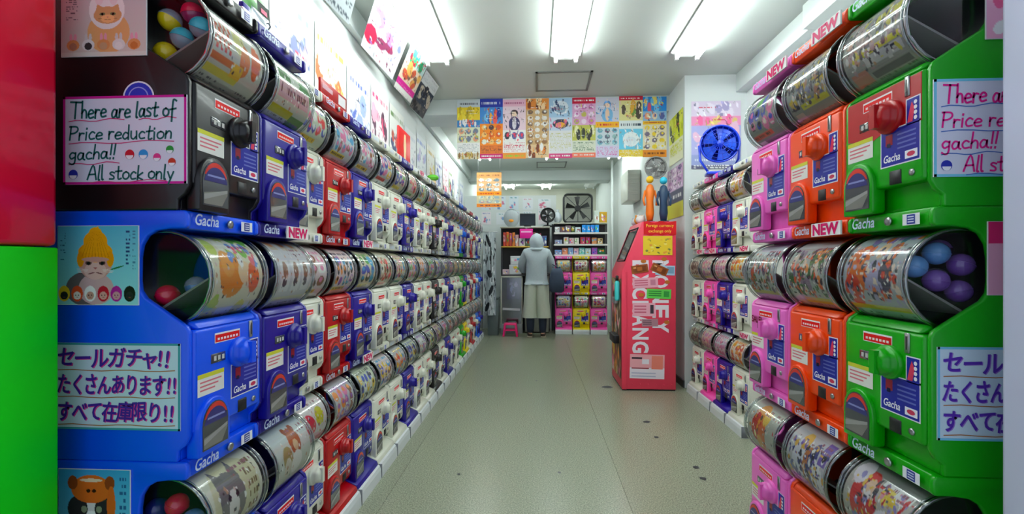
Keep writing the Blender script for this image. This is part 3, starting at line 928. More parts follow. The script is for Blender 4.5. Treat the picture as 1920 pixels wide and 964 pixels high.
def sign_english(x0, x1, z0, z1, Y, ink, edge, label, dots=True):
    t = thing('hand_lettered_sign', label, 'sign', ((x0+x1)/2, Y-.002, z0), 0, 'hand-lettered sale signs')
    w, h = x1-x0, z1-z0
    cx = -w/2
    s = MB().col((218, 218, 236)).box(cx, -cx, -.0015, .0015, 0, h)
    s.col(edge)
    e = .006
    for q in ((cx, -cx, 0, e), (cx, -cx, h-e, h), (cx, cx+e, 0, h), (-cx-e, -cx, 0, h)):
        s.poly([(q[0], -.0018, q[2]), (q[1], -.0018, q[2]), (q[1], -.0018, q[3]), (q[0], -.0018, q[3])])
    obj('paper', fixn(s.mesh('paper')), PRINT, t)
    rnd = random.Random(3)
    P = lambda u, v: (cx+u*w, -.0022, v*h)
    # work in a space where one unit = h, mapped by aspect
    asp = w/h
    PP = lambda u, v: (cx+u*h, -.0023, v*h)
    for (txt, a, v, sz, wd) in (('There are last of', .06, .755, .185, .86), ('Price reduction', .05, .505, .165, .84), ('gacha!!', .05, .285, .165, .38), ('All stock only', .20, .055, .165, .70)):
        tot = sum(GLY[c][0] for c in txt); xx = a*asp
        for word in txt.split(' '):
            ww = sum(GLY[c][0] for c in word)/tot*wd*asp
            b = MB().col(ink)
            handwrite(b, word, xx, v, sz, ww, PP, rnd)
            obj('lettering', b, PRINT, t)
            xx += ww+.30/tot*wd*asp
    for (a, c, y) in ((.05, .50, .715), (.62, .92, .725), (.05, .90, .462), (.05, .46, .225), (.22, .84, .018)):
        u = MB().col((206, 60, 120) if ink[1] > 60 else (70, 110, 190))
        u.ribbon([((a+(c-a)*k/8)*asp, y+.012*math.sin(k*1.3)+.003*k) for k in range(9)], .010, PP)
        obj('underline', u, PRINT, t)
    if dots:
        for (px, py, c1) in ((.545, .335, (200,30,50)), (.655, .335, (50,150,220)), (.765, .300, (226,60,140)), (.868, .385, (40,150,60)), (.885, .245, (200,60,40)), (.085, .115, (40,50,170))):
            r = .055 if px < .7 else .045
            d = MB()
            d.col(c1); d.poly([PP(px*asp+r*math.cos(R(k)), py+r*math.sin(R(k))) for k in range(0, 360, 20)])
            d.col((236, 236, 244)); d.poly([(p[0], p[1]-.0003, p[2]) for p in [PP(px*asp+r*.8*math.cos(R(k)), py-.01+r*.8*math.sin(R(k))) for k in range(180, 361, 20)]])
            obj('capsule_doodle', d, PRINT, t)
    return t
def sign_japanese(x0, x1, z0, z1, Y, ink, shade, edge, label):
    t = thing('hand_lettered_sign', label, 'sign', ((x0+x1)/2, Y-.002, z0), 0, 'hand-lettered sale signs')
    w, h = x1-x0, z1-z0
    cx = -w/2; asp = w/h
    s = MB().col((198, 216, 232)).box(cx, -cx, -.0015, .0015, 0, h)
    s.col(edge); e = .005
    for q in ((cx, -cx, 0, e), (cx, -cx, h-e, h), (cx, cx+e, 0, h), (-cx-e, -cx, 0, h)):
        s.poly([(q[0], -.0018, q[2]), (q[1], -.0018, q[2]), (q[1], -.0018, q[3]), (q[0], -.0018, q[3])])
    obj('paper', fixn(s.mesh('paper')), PRINT, t)
    rows = (('セールガチャ!!', .74, .90), ('たくさんあります!!', .43, .95), ('すべて在庫限り!!', .12, .93))
    for dx, y, c, nm in ((.008, -.0021, shade, 'lettering_shadow'), (0, -.0025, ink, 'lettering')):
        rnd = random.Random(8)
        PP = lambda u, v, y=y: (cx+u*h, y, v*h)
        for (txt, v, wd) in rows:
            jp(t, nm, c, txt, (.03+dx)*asp, v-dx, .25, wd*asp, PP, rnd, .020)
    PP = lambda a, v: (cx+a*h, -.0023, v*h)
    for y in (.685, .375, .055):
        u = MB().col((176, 110, 60))
        u.ribbon([((.04+.115*k)*asp, y+.008*math.sin(k*1.7)) for k in range(9)], .010, PP)
        obj('underline', u, PRINT, t)
    return t
YL, YR = 1.0545, 1.0745
sign_english(-1.152, -.839, 1.383, 1.597, YL, (24, 96, 92), (206, 30, 150), 'white English sale sign in green marker with magenta edge on the black machine')
sign_japanese(-1.176, -.855, .788, .998, YL, (70, 30, 150), (226, 60, 150), (60, 150, 160), 'Japanese sale sign in purple marker on the sky blue machine side')
sign_english(.889, 1.202, 1.385, 1.604, YR, (232, 30, 140), (120, 200, 230), 'white English sale sign in pink marker on the green machine side')
sign_japanese(.897, 1.215, .795, 1.004, YR, (86, 40, 170), (150, 110, 200), (110, 190, 226), 'Japanese sale sign in purple marker on the green machine side')

def card(name, x0, x1, z0, z1, Y, canvas, label, group='cat photo cards'):
    w, h = x1-x0, z1-z0
    t = thing(name, label, 'card', ((x0+x1)/2, Y-.002, z0), 0, group)
    obj('board', fixn(MB().col((235, 235, 235)).box(-w/2, w/2, -.001, .0015, 0, h).mesh('board')), PRINT, t)
    obj('picture', MB().sheet(canvas, lambda u, v: (-w/2+.001+u*(w-.002), -.0014, h-.001-v*(h-.002))), GPRINT, t)
    return t
def cat_face(c, cx, cy, s, fur, dark, eye=(60, 70, 60)):
    c.tri([(cx-.9*s, cy-.2*s), (cx-.75*s, cy-1.1*s), (cx-.2*s, cy-.7*s)], fur); c.tri([(cx+.9*s, cy-.2*s), (cx+.75*s, cy-1.1*s), (cx+.2*s, cy-.7*s)], fur)
    c.ell(cx, cy, s, .85*s, fur)
    c.ell(cx, cy+.35*s, .5*s, .4*s, tuple(min(255, int(v*1.15)) for v in fur))
    for q in (-1, 1):
        c.ell(cx+q*.38*s, cy-.12*s, .2*s, .15*s, eye); c.ell(cx+q*.38*s, cy-.12*s, .09*s, .13*s, (15, 15, 18))
        c.ell(cx+q*.55*s, cy+.35*s, .25*s, .02*s, dark)
    c.tri([(cx-.1*s, cy+.15*s), (cx+.1*s, cy+.15*s), (cx, cy+.28*s)], (206, 120, 120))
    c.ell(cx-.12*s, cy+.42*s, .13*s, .03*s, dark); c.ell(cx+.12*s, cy+.42*s, .13*s, .03*s, dark)
def card_a():
    c = CV(150, 120, (206, 196, 190)); rnd = random.Random(1)
    c.grad((196, 188, 190), (214, 200, 188))
    c.ell(.56, .62, .25, .34, (226, 170, 110)); c.ell(.54, .25, .21, .32, (236, 230, 226)); c.ell(.45, -.02, .06, .2, (236, 214, 214)); c.ell(.62, -.02, .06, .2, (236, 214, 214))
    cat_face(c, .55, .34, .165, (214, 160, 106), (150, 96, 60), (110, 120, 80))
    c.dashes(rnd, .06, .06, .2, .42, 10, (110, 104, 110), .5)
    for k, q in enumerate([(190,130,100),(60,56,56),(200,160,120),(236,232,226),(206,120,60)]):
        x = .14+.18*k
        c.ell(x-.025, .70, .018, .07, (236,160,180) if k % 2 == 0 else (210,206,204)); c.ell(x+.025, .70, .018, .07, (236,160,180) if k % 2 == 0 else (210,206,204))
        c.ell(x, .82, .075, .09, (222, 150, 90) if k % 2 == 0 else (226, 222, 218)); c.ell(x, .84, .045, .06, q)
    c.rect(.0, .94, 1, 1, (222, 216, 204))
    return c.a
def card_b():
    c = CV(170, 160, (120, 206, 222)); rnd = random.Random(2)
    c.grad((84, 186, 214), (150, 216, 224))
    c.ell(.36, .80, .26, .22, (104, 94, 98)); c.ell(.48, .80, .22, .2, (206, 168, 170))
    c.ell(.47, .48, .205, .20, (206, 150, 140)); c.ell(.47, .57, .14, .11, (222, 178, 170))
    for q in (-1, 1):
        c.ell(.47+q*.085, .47, .040, .028, (92, 62, 60)); c.ell(.47+q*.085, .474, .022, .020, (24, 22, 26))
        c.ell(.47+q*.05, .60, .045, .008, (130, 84, 84), q*.25)
        for w in range(3): c.ell(.47+q*.16, .55+.018*w, .07, .0035, (236, 214, 210), q*(.1*w-.05))
    c.tri([(.445, .525), (.495, .525), (.47, .555)], (178, 96, 100))
    for k in range(4): c.ell(.41+.04*k, .425, .008, .03, (176, 112, 100))
    c.ell(.47, .33, .215, .13, (240, 158, 14)); c.tri([(.26, .34), (.68, .34), (.50, .0)], (242, 164, 16)); c.ell(.47, .10, .085, .085, (244, 170, 20)); c.ell(.47, .20, .15, .14, (242, 164, 16))
    c.ell(.285, .42, .045, .10, (236, 150, 10)); c.ell(.655, .42, .045, .10, (236, 150, 10))
    for k in range(9):
        x = .30+.0425*k
        c.tri([(x-.004, .40), (x+.004, .40), (.47+(x-.47)*.25, .06)], (206, 126, 8))
    c.ell(.47, .425, .17, .03, (206, 150, 140))
    c.ell(.74, .53, .09, .010, (40, 120, 60), -.3)
    for k, (a, q) in enumerate([((240,190,40),(40,40,46)),((226,80,40),(236,220,214)),((236,236,232),(196,150,130)),((196,30,50),(220,160,150)),((180,30,150),(210,150,160)),((26,24,28),(40,40,44))]):
        x = .08+.163*k
        c.ell(x, .86, .072, .10, a); c.ell(x, .885, .047, .052, q)
        for e in (-1, 1): c.ell(x+e*.018, .88, .007, .008, (30, 26, 30))
        c.ell(x, .905, .012, .005, (150, 60, 60))
    c.dashes(rnd, .03, .08, .10, .5, 14, (50, 110, 140), .5); c.dashes(rnd, .85, .05, .9, .5, 9, (40, 70, 120), .8); c.dashes(rnd, .93, .05, .97, .6, 14, (70, 130, 160), .5)
    return c.a
def card_c():
    c = CV(130, 140, (70, 176, 222)); rnd = random.Random(3)
    c.grad((60, 160, 214), (120, 204, 230))
    c.ell(.46, .80, .36, .3, (150, 150, 154))
    cat_face(c, .46, .48, .25, (226, 222, 220), (90, 86, 90), (120, 130, 110))
    c.ell(.27, .44, .14, .14, (48, 46, 50)); c.ell(.65, .44, .14, .14, (48, 46, 50)); c.ell(.36, .45, .04, .04, (140, 150, 120)); c.ell(.57, .45, .04, .04, (140, 150, 120)); c.ell(.46, .60, .035, .03, (40, 36, 40))
    c.ell(.46, .22, .28, .16, (226, 110, 36)); c.ell(.2, .15, .07, .08, (150, 70, 30)); c.ell(.72, .15, .07, .08, (150, 70, 30)); c.ell(.74, .40, .06, .22, (222, 104, 34)); c.ell(.46, .12, .16, .02, (240, 214, 180)); c.ell(.42, .24, .03, .02, (50, 30, 20)); c.ell(.5, .24, .03, .02, (50, 30, 20))
    c.dashes(rnd, .86, .06, .95, .7, 8, (44, 96, 150), .8)
    return c.a
card('photo_card', -1.158, -.940, 1.694, 1.845, YL, card_a(), 'beige cat photo card with rabbit hood above the English sale sign')
card('photo_card', -1.167, -.960, 1.090, 1.283, YL, card_b(), 'turquoise photo card of a cat in a tall yellow-orange knit hat')
card('photo_card', -1.165, -.981, .475, .691, YL, card_c(), 'blue photo card of a black and white cat in an orange hood')
def card_pink(s):
    c = CV(60, 80, (236, 170, 200)); rnd = random.Random(s)
    c.rect(.0, .0, 1, .3, (222, 40, 110)); c.speckle(rnd, .05, .3, .95, .95, 12, [(226,90,140),(240,240,240),(250,200,215)], (.06, .12))
    return c.a
card('promo_card', 1.000, 1.180, 1.691, 1.86, YR, card_pink(1), 'pink promo card at the top of the green machine side', 'pink promo cards')
card('promo_card', 1.004, 1.184, 1.12, 1.285, YR, card_pink(2), 'pink promo card between the two sale signs on the right', 'pink promo cards')

# ------------------------------------------------------------------ toy capsules in the drums that show their inside
def capsule_tmpl(name_top, top_m, bot_rgb):
    return top_m, bot_rgb
def relax(items, r=.027):
    """spread capsule centres (y, z, Y) so that none touches another, the drum or the chute"""
    P = [Vector(p) for p in items]
    for _ in range(200):
        for i in range(len(P)):
            for j in range(i):
                d = P[i]-P[j]
                if d.length < 2.1*r:
                    e = d.normalized()*(2.1*r-d.length)*.5
                    P[i] += e; P[j] -= e
            q = Vector((P[i].x-DY, P[i].y-DZ)); lim = DR-.010-r
            if q.length > lim: q = q.normalized()*lim; P[i].x, P[i].y = DY+q.x, DZ+q.y
            zc = .447-(P[i].x+.028)*.64+1.25*r
            if P[i].y < zc: P[i].y = zc
            P[i].z = min(max(P[i].z, .030+r), .16)
    return P
def capsule(loc, r, top_m, bot, label, tilt=(0, 0, 0)):
    t = thing('toy_capsule', label, 'capsule', loc, 0, 'toy capsules in the drums')
    t.rotation_euler = tilt
    objm('lower_half', ME_CAP['low'], bot, t).scale = (r, r, r)
    objm('upper_half', ME_CAP['up'], top_m, t).scale = (r, r, r)
    objm('seam_ring', ME_CAP['ring'], top_m, t).scale = (r, r, r)
    return t
ME_CAP = {'low': MB().sphere((0, 0, 0), 1, 16, 6, -1, 0).mesh('lower_half'), 'up': MB().sphere((0, 0, 0), 1.0, 16, 6, 0, 1).mesh('upper_half'),
          'ring': MB().lathe([(1.0, -.05), (1.04, -.05), (1.04, .05), (1.0, .05)], 16, cap=False).mesh('seam_ring')}
def capmat(n, rgb): return mat('capsule_'+n, rgb, .18, coat=.5)
cy_, ct_, cr_, cw_, cb_, cp_ = capmat('yellow', (240, 206, 20)), capmat('turquoise', (20, 186, 206)), capmat('red', (226, 20, 70)), capmat('white', (230, 230, 230)), capmat('navy', (30, 40, 120)), capmat('plum', (150, 30, 90))
m_v = capmat('violet', (112, 70, 158)); m_b = capmat('steel_blue', (86, 136, 196)); m_br = capmat('maroon', (70, 36, 56))
def fill_drum(x_of, near, z0, items):
    P = relax([(i[0], i[1], i[2]) for i in items])
    for p, (y, z, Y, a, b_, lab) in zip(P, items):
        capsule((x_of(p.x), near+p.z, z0+p.y), .027, a, b_, lab, (.3*math.sin(50*y), .4*math.cos(40*z), 0))
lx = lambda y: -.835 - y
rx = lambda y: .885 + y
fill_drum(lx, 1.055, 1.32, [
    (.092, .492, .06, CAPCLEAR, cy_, 'clear-topped yellow toy capsule at upper left in the black machine drum'),
    (.046, .515, .07, cr_, cp_, 'red toy capsule highest in the top drum of the black machine'),
    (.022, .470, .06, ct_, CAPCLEAR, 'turquoise toy capsule nearest the aisle in the black machine drum'),
    (.066, .445, .06, ct_, CAPCLEAR, 'turquoise and clear toy capsule in the middle of the black machine drum'),
    (.105, .412, .06, cy_, cy_, 'plain yellow toy capsule lowest in the top drum of the black machine')])
fill_drum(lx, 1.055, .71, [(.105, .400, .06, cr_, cr_, 'bright red toy capsule in the middle drum of the sky blue machine'),
    (.076, .420, .12, CAPCLEAR, CAPBLUE, 'clear blue toy capsule behind the red one in the sky blue drum')])
fill_drum(lx, 1.055, .10, [(.078, .475, .06, cr_, cr_, 'red toy capsule in the bottom drum of the left row'), (.135, .465, .06, cb_, cb_, 'navy toy capsule in the bottom drum of the left row'),
    (.110, .408, .06, cy_, cy_, 'yellow toy capsule in the bottom drum of the left row'), (.040, .435, .06, CAPBLUE, cw_, 'pale blue toy capsule in the bottom drum of the left row')])
fill_drum(rx, 1.075, .71, [
    (.012, .474, .06, CAPBLUE, m_b, 'translucent blue toy capsule nearest the aisle in the green machine drum'),
    (.062, .505, .06, CAPBLUE, m_b, 'translucent blue toy capsule at the top of the green machine drum'),
    (.118, .478, .06, CAPVIOLET, m_v, 'translucent violet toy capsule at the right of the green machine drum'),
    (.062, .440, .06, CAPVIOLET, m_v, 'translucent violet toy capsule in the middle of the green machine drum'),
    (.112, .416, .06, CAPVIOLET, m_v, 'translucent violet toy capsule lowest in the green machine drum'),
    (.110, .515, .11, CAPVIOLET, m_br, 'dark maroon toy capsule at the back top of the green machine drum'),
    (.120, .445, .13, CAPCLEAR, m_v, 'clear toy capsule at the far back of the green machine drum')])
fill_drum(rx, 1.075, .10, [(.06, .45, .06, CAPBLUE, m_b, 'blue toy capsule in the bottom drum of the green machine'), (.115, .43, .06, CAPVIOLET, m_br, 'maroon toy capsule in the bottom drum of the green machine')])

# ------------------------------------------------------------------ flat posters
def poster(o, ux, uz, canvas, label, cat='poster', group=None, name='poster', curl=0.0, rough=PRINT):
    """o = lower left corner, ux / uz = edge vectors; a thin sheet with its own thickness and curl"""
    o, ux, uz = Vector(o), Vector(ux), Vector(uz)
    n = ux.cross(uz).normalized()
    mid = o+ux*.5
    t = thing(name, label, cat, mid, 0, group)
    def P(u, v, d=0.0):
        w = curl*math.sin(PI*u)*.5 + curl*(v)**2
        return (o+ux*u+uz*(1-v)+n*(w+d)) - mid
    h, w, _ = canvas.shape
    back = np.zeros((6, 4, 3), dtype=np.float32)+.75
    obj('sheet_back', MB().sheet(back, lambda u, v: P(u, v, -.0012)), PRINT, t)
    obj('sheet', MB().sheet(canvas, lambda u, v: P(u, v, 0)), rough, t)
    return t
W_ = (245, 245, 240)
HP = [
 ('white and yellow poster with a blue patch, leftmost on the beam', [(0,.12,(206,216,220),[(80,80,90)],'title'),(.12,.34,(238,208,50),[(245,220,70),(200,170,40)],'blob'),(.34,.46,(60,130,190),[(236,110,90),(240,240,240)],'blob'),(.46,.72,(226,230,196),[(230,160,120),(220,210,90),(120,130,150)],'grid'),(.72,.9,W_,[(150,160,170)],'lines'),(.9,1,(222,214,186),[(150,110,60),(200,170,90)],'blob')]),
 ('dark blue and orange poster, second on the beam', [(0,.14,(40,56,160),[(220,226,240)],'title'),(.14,.42,(70,140,210),[(230,90,80),(120,190,230),(240,170,60),(40,60,150)],'blob'),(.42,.78,(242,140,36),[(226,90,40),(250,200,120),(240,240,220),(80,60,70)],'grid'),(.78,.92,(226,120,50),[(120,60,40)],'lines'),(.92,1,(206,40,110),[(245,240,240)],'title')]),
 ('pale pink poster with a dark-haired figure, third on the beam', [(0,.12,(236,186,206),[(180,90,130)],'title'),(.12,.52,(240,214,224),[(70,50,56),(60,56,100),(226,222,230)],'figure'),(.52,.7,W_,[(226,70,90),(90,100,160),(60,60,70)],'grid'),(.7,.9,W_,[(206,60,90)],'lines'),(.9,1,(236,150,60),[(130,200,60)],'title')]),
 ('brown and orange poster with picture panels, fourth on the beam', [(0,.18,(226,140,60),[(120,60,30),(250,220,170)],'blob'),(.18,.78,(206,170,120),[(236,230,220),(110,90,80),(150,110,70),(240,240,236)],'grid'),(.78,1,(226,196,150),[(120,60,40),(236,140,40),W_],'blob')]),
 ('light blue poster with a dark round badge, fifth on the beam', [(0,.32,(170,206,232),[(226,236,244),(150,180,200),(60,80,120)],'round'),(.32,.54,(206,220,236),[(60,64,90),(236,170,60),(230,120,150)],'round'),(.54,.92,(230,232,232),[(226,170,190),(206,206,150)],'lines'),(.92,1,(206,60,120),[W_],'title')]),
 ('red-topped pink poster above a green and cream sheet, sixth on the beam', [(0,.1,(196,24,60),[W_],'title'),(.1,.46,(222,170,206),[(206,120,180),(240,220,236),(190,180,90)],'grid'),(.46,.72,(196,196,90),[(90,100,60),(236,236,190),(60,60,56)],'blob'),(.72,.92,(220,226,206),[(110,140,110)],'lines'),(.92,1,(236,120,90),[W_],'title')]),
 ('multicoloured poster with a blue-haired figure, seventh on the beam', [(0,.4,(206,206,220),[(90,150,210),(120,180,220),(236,200,170)],'figure'),(.4,.5,(240,180,40),[(206,40,60)],'title'),(.5,.8,(206,220,226),[(110,170,190),(150,190,190),(90,100,120)],'grid'),(.8,1,(214,214,236),[(206,90,170),(110,120,180)],'lines')]),
 ('cream and cyan poster with a red top edge, eighth on the beam', [(0,.07,(196,30,60),[W_],'title'),(.07,.4,(226,220,150),[(110,150,70),(226,170,60),(80,70,60),(236,210,190)],'blob'),(.4,.54,(230,240,240),[(40,60,80)],'title'),(.54,.88,(110,206,236),[(240,250,252),(226,240,246)],'round'),(.88,1,(236,206,60),[W_],'lines')]),
 ('blue-topped yellow and white poster, rightmost on the beam', [(0,.24,(40,140,220),[(120,200,240),(226,90,110),(250,230,120)],'blob'),(.24,.4,(150,190,220),[(240,220,190),(90,100,160),(236,160,120)],'grid'),(.4,.46,(240,190,40),[(190,90,30)],'title'),(.46,.88,(236,226,196),[(240,210,60),(120,110,130),(240,240,240)],'grid'),(.88,1,(226,140,40),[(110,60,30)],'title')])]
for k, (lab, bands) in enumerate(HP):
    x0 = -.868+.2506*k
    top = 2.985+.012*(k % 3 == 1)*.5
    poster((x0, 4.955, 2.335+.006*(k % 2)), (.2504, 0, 0), (0, 0, top-2.34), poster_canvas(40+k, 48, 124, bands), lab, 'poster', 'tall posters on the cross beam', 'tall_poster')
# pale posters along the left wall
PW = [((236,238,240),[(206,210,226),(226,206,216),(190,200,220)],'white'), ((232,236,238),[(150,160,210),(200,180,220),(120,130,170)],'violet-sketched'), ((240,238,226),[(226,190,80),(200,110,60),(240,220,120)],'yellow-spotted'),
      ((238,240,244),[(90,110,180),(150,170,220),(220,226,240)],'blue-sketched'), ((242,230,234),[(214,80,120),(236,170,190),(90,60,80)],'pink-figured'), ((236,238,232),[(110,140,90),(70,80,120),(206,80,70)],'green-spotted')]
for k in range(14):
    bg, pal, nm = PW[k % 6]
    y0 = 1.72+.46*k
    z0, h = 2.02, .62 if k % 3 else .56
    lab = '%s pale poster on the left wall, %s from the storefront' % (nm, ORD[k])
    bands = [(0,.25,bg,pal,'title'),(.25,.75,bg,pal+[bg],'blob'),(.75,1,bg,pal,'lines')]
    poster((-1.314, y0, z0), (0, .43, 0), (0, 0, h), poster_canvas(300+k, 36, 48, bands), lab, 'poster', 'posters above the left row', 'wall_poster')
# posters leaning between the left ledge and the ceiling
def lean(y0, w, canvas, lab):
    poster((-1.260, y0, 2.76), (.03, w, 0), (.25, -.32, .215), canvas, lab, 'poster', 'posters leaning at the ceiling', 'leaning_poster', .006)
lean(2.62, .30, poster_canvas(500, 30, 40, [(0,.6,(70,80,84),[(226,130,40),(40,50,56),(150,160,160)],'blob'),(.6,1,(200,210,214),[(90,100,110)],'lines')]), 'dark grey and orange leaning poster nearest the storefront')
lean(3.20, .62, poster_canvas(501, 44, 50, [(0,1,(238,236,244),[(176,140,200),(120,130,220),(150,60,100),(220,40,80),(245,245,250),(245,245,250)],'blob')]), 'white leaning poster with violet and crimson drawing')
lean(3.96, .42, poster_canvas(502, 40, 50, [(0,.3,(196,226,226),[(40,160,110),(220,40,60)],'blob'),(.3,.72,(236,214,190),[(226,170,90),(206,90,60),(120,90,80)],'blob'),(.72,.86,(222,40,150),[(240,120,190)],'lines'),(.86,1,W_,[(226,200,210)],'lines')]), 'leaning poster with magenta band and cheering crowd colours')
lean(4.46, .40, poster_canvas(503, 40, 50, [(0,.3,(222,228,232),[(200,206,212)],'lines'),(.3,.75,(46,58,76),[(30,36,50),(80,90,110),(190,180,160)],'blob'),(.75,1,(70,72,76),[(110,104,100),(40,40,44)],'blob')]), 'dark slate leaning poster beside the cross beam')
t = thing('emblem_sticker', 'round blue emblem sticker peeking above the sign on the black machine', 'sticker', (-.962, 1.0540, 1.563), 0)
obj('badge', MB().col((226, 228, 240)).poly([(.040*math.cos(R(k)), -.0002, .03+.040*math.sin(R(k))) for k in range(0, 360, 15)]).col((44, 60, 190)).poly([(.036*math.cos(R(k)), -.0005, .03+.036*math.sin(R(k))) for k in range(0, 360, 15)]).col((150, 160, 230)).poly([(.026*math.cos(R(k)), -.0008, .03+.026*math.sin(R(k))) for k in range(0, 360, 15)]).col((44, 60, 190)).poly([(.023*math.cos(R(k)), -.0011, .03+.023*math.sin(R(k))) for k in range(0, 360, 15)]), GPRINT, t)
# right rear wall: poster behind the fan and two on the return wall
poster((1.48, 4.452, 2.10), (.462, 0, 0), (0, 0, .645), poster_canvas(510, 50, 66, [(0,.22,(222,206,226),[(236,226,240),(170,160,200)],'blob'),(.22,.36,(236,150,190),[(226,200,120),(240,110,160)],'blob'),(.36,.8,(176,176,222),[(206,200,236),(236,190,214)],'blob'),(.8,.94,(150,160,206),[(236,240,248)],'title'),(.94,1,(90,90,120),[W_],'lines')]), 'lilac and pink poster on the wall column behind the blue fan')
poster((1.415, 4.95, 2.22), (0, -.46, 0), (0, 0, .49), poster_canvas(511, 36, 44, [(0,.55,(206,216,40),[(226,230,90),(60,70,40),(186,200,40)],'blob'),(.55,1,(232,236,200),[(206,216,60),(150,170,150)],'lines')]), 'yellow-green poster high on the right return wall')
poster((1.415, 5.02, 1.66), (0, -.53, 0), (0, 0, .52), poster_canvas(512, 40, 44, [(0,.45,(206,170,206),[(240,226,240),(176,120,180),(90,80,120)],'grid'),(.45,.72,(60,60,90),[(240,240,240),(206,200,220)],'title'),(.72,1,(206,206,40),[(120,130,40)],'lines')]), 'lilac, dark and yellow poster lower on the right return wall')
# hanging orange poster at the back and papers on the partition
op = poster((-.985, 7.47, 2.125), (.41, 0, 0), (0, 0, .57), poster_canvas(513, 40, 56, [(0,.16,(200,140,80),[(120,70,40)],'title'),(.16,.55,(222,170,120),[(236,234,230),(226,224,220),(110,130,140)],'grid'),(.55,.66,(240,150,30),[(190,60,30)],'title'),(.66,.9,(206,196,160),[(150,170,180),(230,220,190)],'grid'),(.9,1,(230,130,40),[(120,60,60)],'title')]), 'orange poster hung by cords at the back left', 'poster')
m_cord = mat('thin_cord', (150, 150, 150), .6)
for dx in (-.18, .18): obj('cord', MB().tube([(dx, 0, .57), (dx, 0, .875)], .002, 5), m_cord, op)

# ------------------------------------------------------------------ things standing on the left row
m_acr = mat('frosted_acrylic', (222, 232, 236), .2, coat=.4)
for k in (1, 2):
    y = YB[k-1]+.1425
    t = thing('price_rail', 'frosted price rail on top of the %s machine' % ('black' if k == 1 else 'nearest dark blue'), 'rail', (X_LF-.05, y, 1.93), R(90), 'price rails')
    obj('rail_plate', fixn(MB().prism([(0, 0), (.006, 0), (.026, .055), (.020, .055)], 'x', -.125, .125).mesh('rail_plate')), m_acr, t)
    obj('hook', MB().tube([(-.03, -.002, .02), (-.03, -.006, .03), (-.022, -.008, .042), (-.03, -.008, .05), (-.04, -.006, .044)], .0025, 6), mat('hook_grey', (90, 96, 104), .4), t)
def pouch(loc, w, h, m, lab, rz=R(90), tilt=.15):
    t = thing('snack_pouch', lab, 'pouch', loc, rz, 'pouches on the left row')
    b = MB(); n = 10
    for side in (-1, 1):
        g = [[b.vert((-w/2+w*i/n, side*.014*math.sin(PI*i/n)**.6*math.sin(PI*j/n)**.6 + tilt*h*j/n*.4, h*j/n)) for i in range(n+1)] for j in range(n+1)]
        for j in range(n):
            for i in range(n): b.face((g[j][i], g[j][i+1], g[j+1][i+1], g[j+1][i]), True)
    obj('pouch_body', fixn(b.mesh('pouch_body')), m, t)
    return t
gp = pouch((-1.07, 1.70, 1.931), .15, .30, mat('green_foil', (40, 130, 24), .3, coat=.4), 'green pouch standing on the left row near the storefront')
obj('pouch_label', MB().col((30, 40, 30)).poly([(-.03, -.018, .21), (.05, -.018, .21), (.05, -.014, .26), (-.03, -.014, .26)]).col((226, 110, 140)).poly([(-.01, -.0185, .222), (.03, -.0185, .222), (.03, -.0165, .24), (-.01, -.0165, .24)]), GPRINT, gp)
pouch((-.93, 1.50, 1.931), .10, .11, mat('silver_foil', (206, 216, 226), .18, .6), 'small silver-white pouch leaning beside the blue clip on the left row')
t = thing('display_clip', 'dark blue upright clip on top of the left row', 'clip', (-.90, 1.385, 1.931), R(90))
obj('clip_body', bevel_mesh(MB().prism([(0, 0), (.03, 0), (.022, .075), (.008, .075)], 'x', -.02, .02).mesh('clip_body'), .003), paint('dark blue'), t)
obj('clip_foot', bevel_mesh(MB().box(-.03, .03, -.005, .04, 0, .006).mesh('clip_foot'), .001), paint('dark blue'), t)
t = thing('standing_banner', 'red standing banner with a cream figure on the left row', 'banner', (-1.0, 3.42, 1.931), R(90))
obj('board', bevel_mesh(MB().box(-.15, .15, 0, .015, 0, .27).mesh('board'), .002), mat('banner_red', (206, 16, 20), .4), t)
obj('figure_print', MB().col((236, 206, 160)).poly([(-.02, -.0006, .03), (.02, -.0006, .03), (.035, -.0006, .15), (.02, -.0006, .24), (-.02, -.0006, .24), (-.035, -.0006, .15)]), PRINT, t)
obj('foot_block', bevel_mesh(MB().box(-.10, .10, .015, .06, 0, .02).mesh('foot_block'), .002), mat('banner_red', (206, 16, 20), .4), t)
t = thing('header_sign', 'red framed header sign on the red machine of the left row', 'sign', (X_LB-.02, 2.06, 1.931), R(90))
obj('sign_board', bevel_mesh(MB().box(-.135, .135, 0, .012, 0, .07).mesh('sign_board'), .003), paint('red'), t)
obj('sign_print', MB().col((226, 180, 190)).poly([(-.12, -.0006, .03), (-.02, -.0006, .03), (-.02, -.0006, .05), (-.12, -.0006, .05)]).col((240, 240, 240)).poly([(.04, -.0006, .012), (.12, -.0006, .012), (.12, -.0006, .058), (.04, -.0006, .058)]), GPRINT, t)
t = thing('toy_sprout', 'small green toy sprout standing on the left row', 'toy', (-1.0, 4.35, 1.931), 0)
obj('pot', fixn(MB().lathe([(.03, 0), (.035, .05), (.03, .06)], 12).mesh('pot')), mat('sprout_pot', (214, 190, 150), .5), t)
obj('leaf_crown', fixn(MB().sphere((0, 0, .09), .05, 12, 8, -.9, .99, (1.2, 1.2, .6)).mesh('leaf_crown')), mat('sprout_green', (90, 180, 40), .4), t)

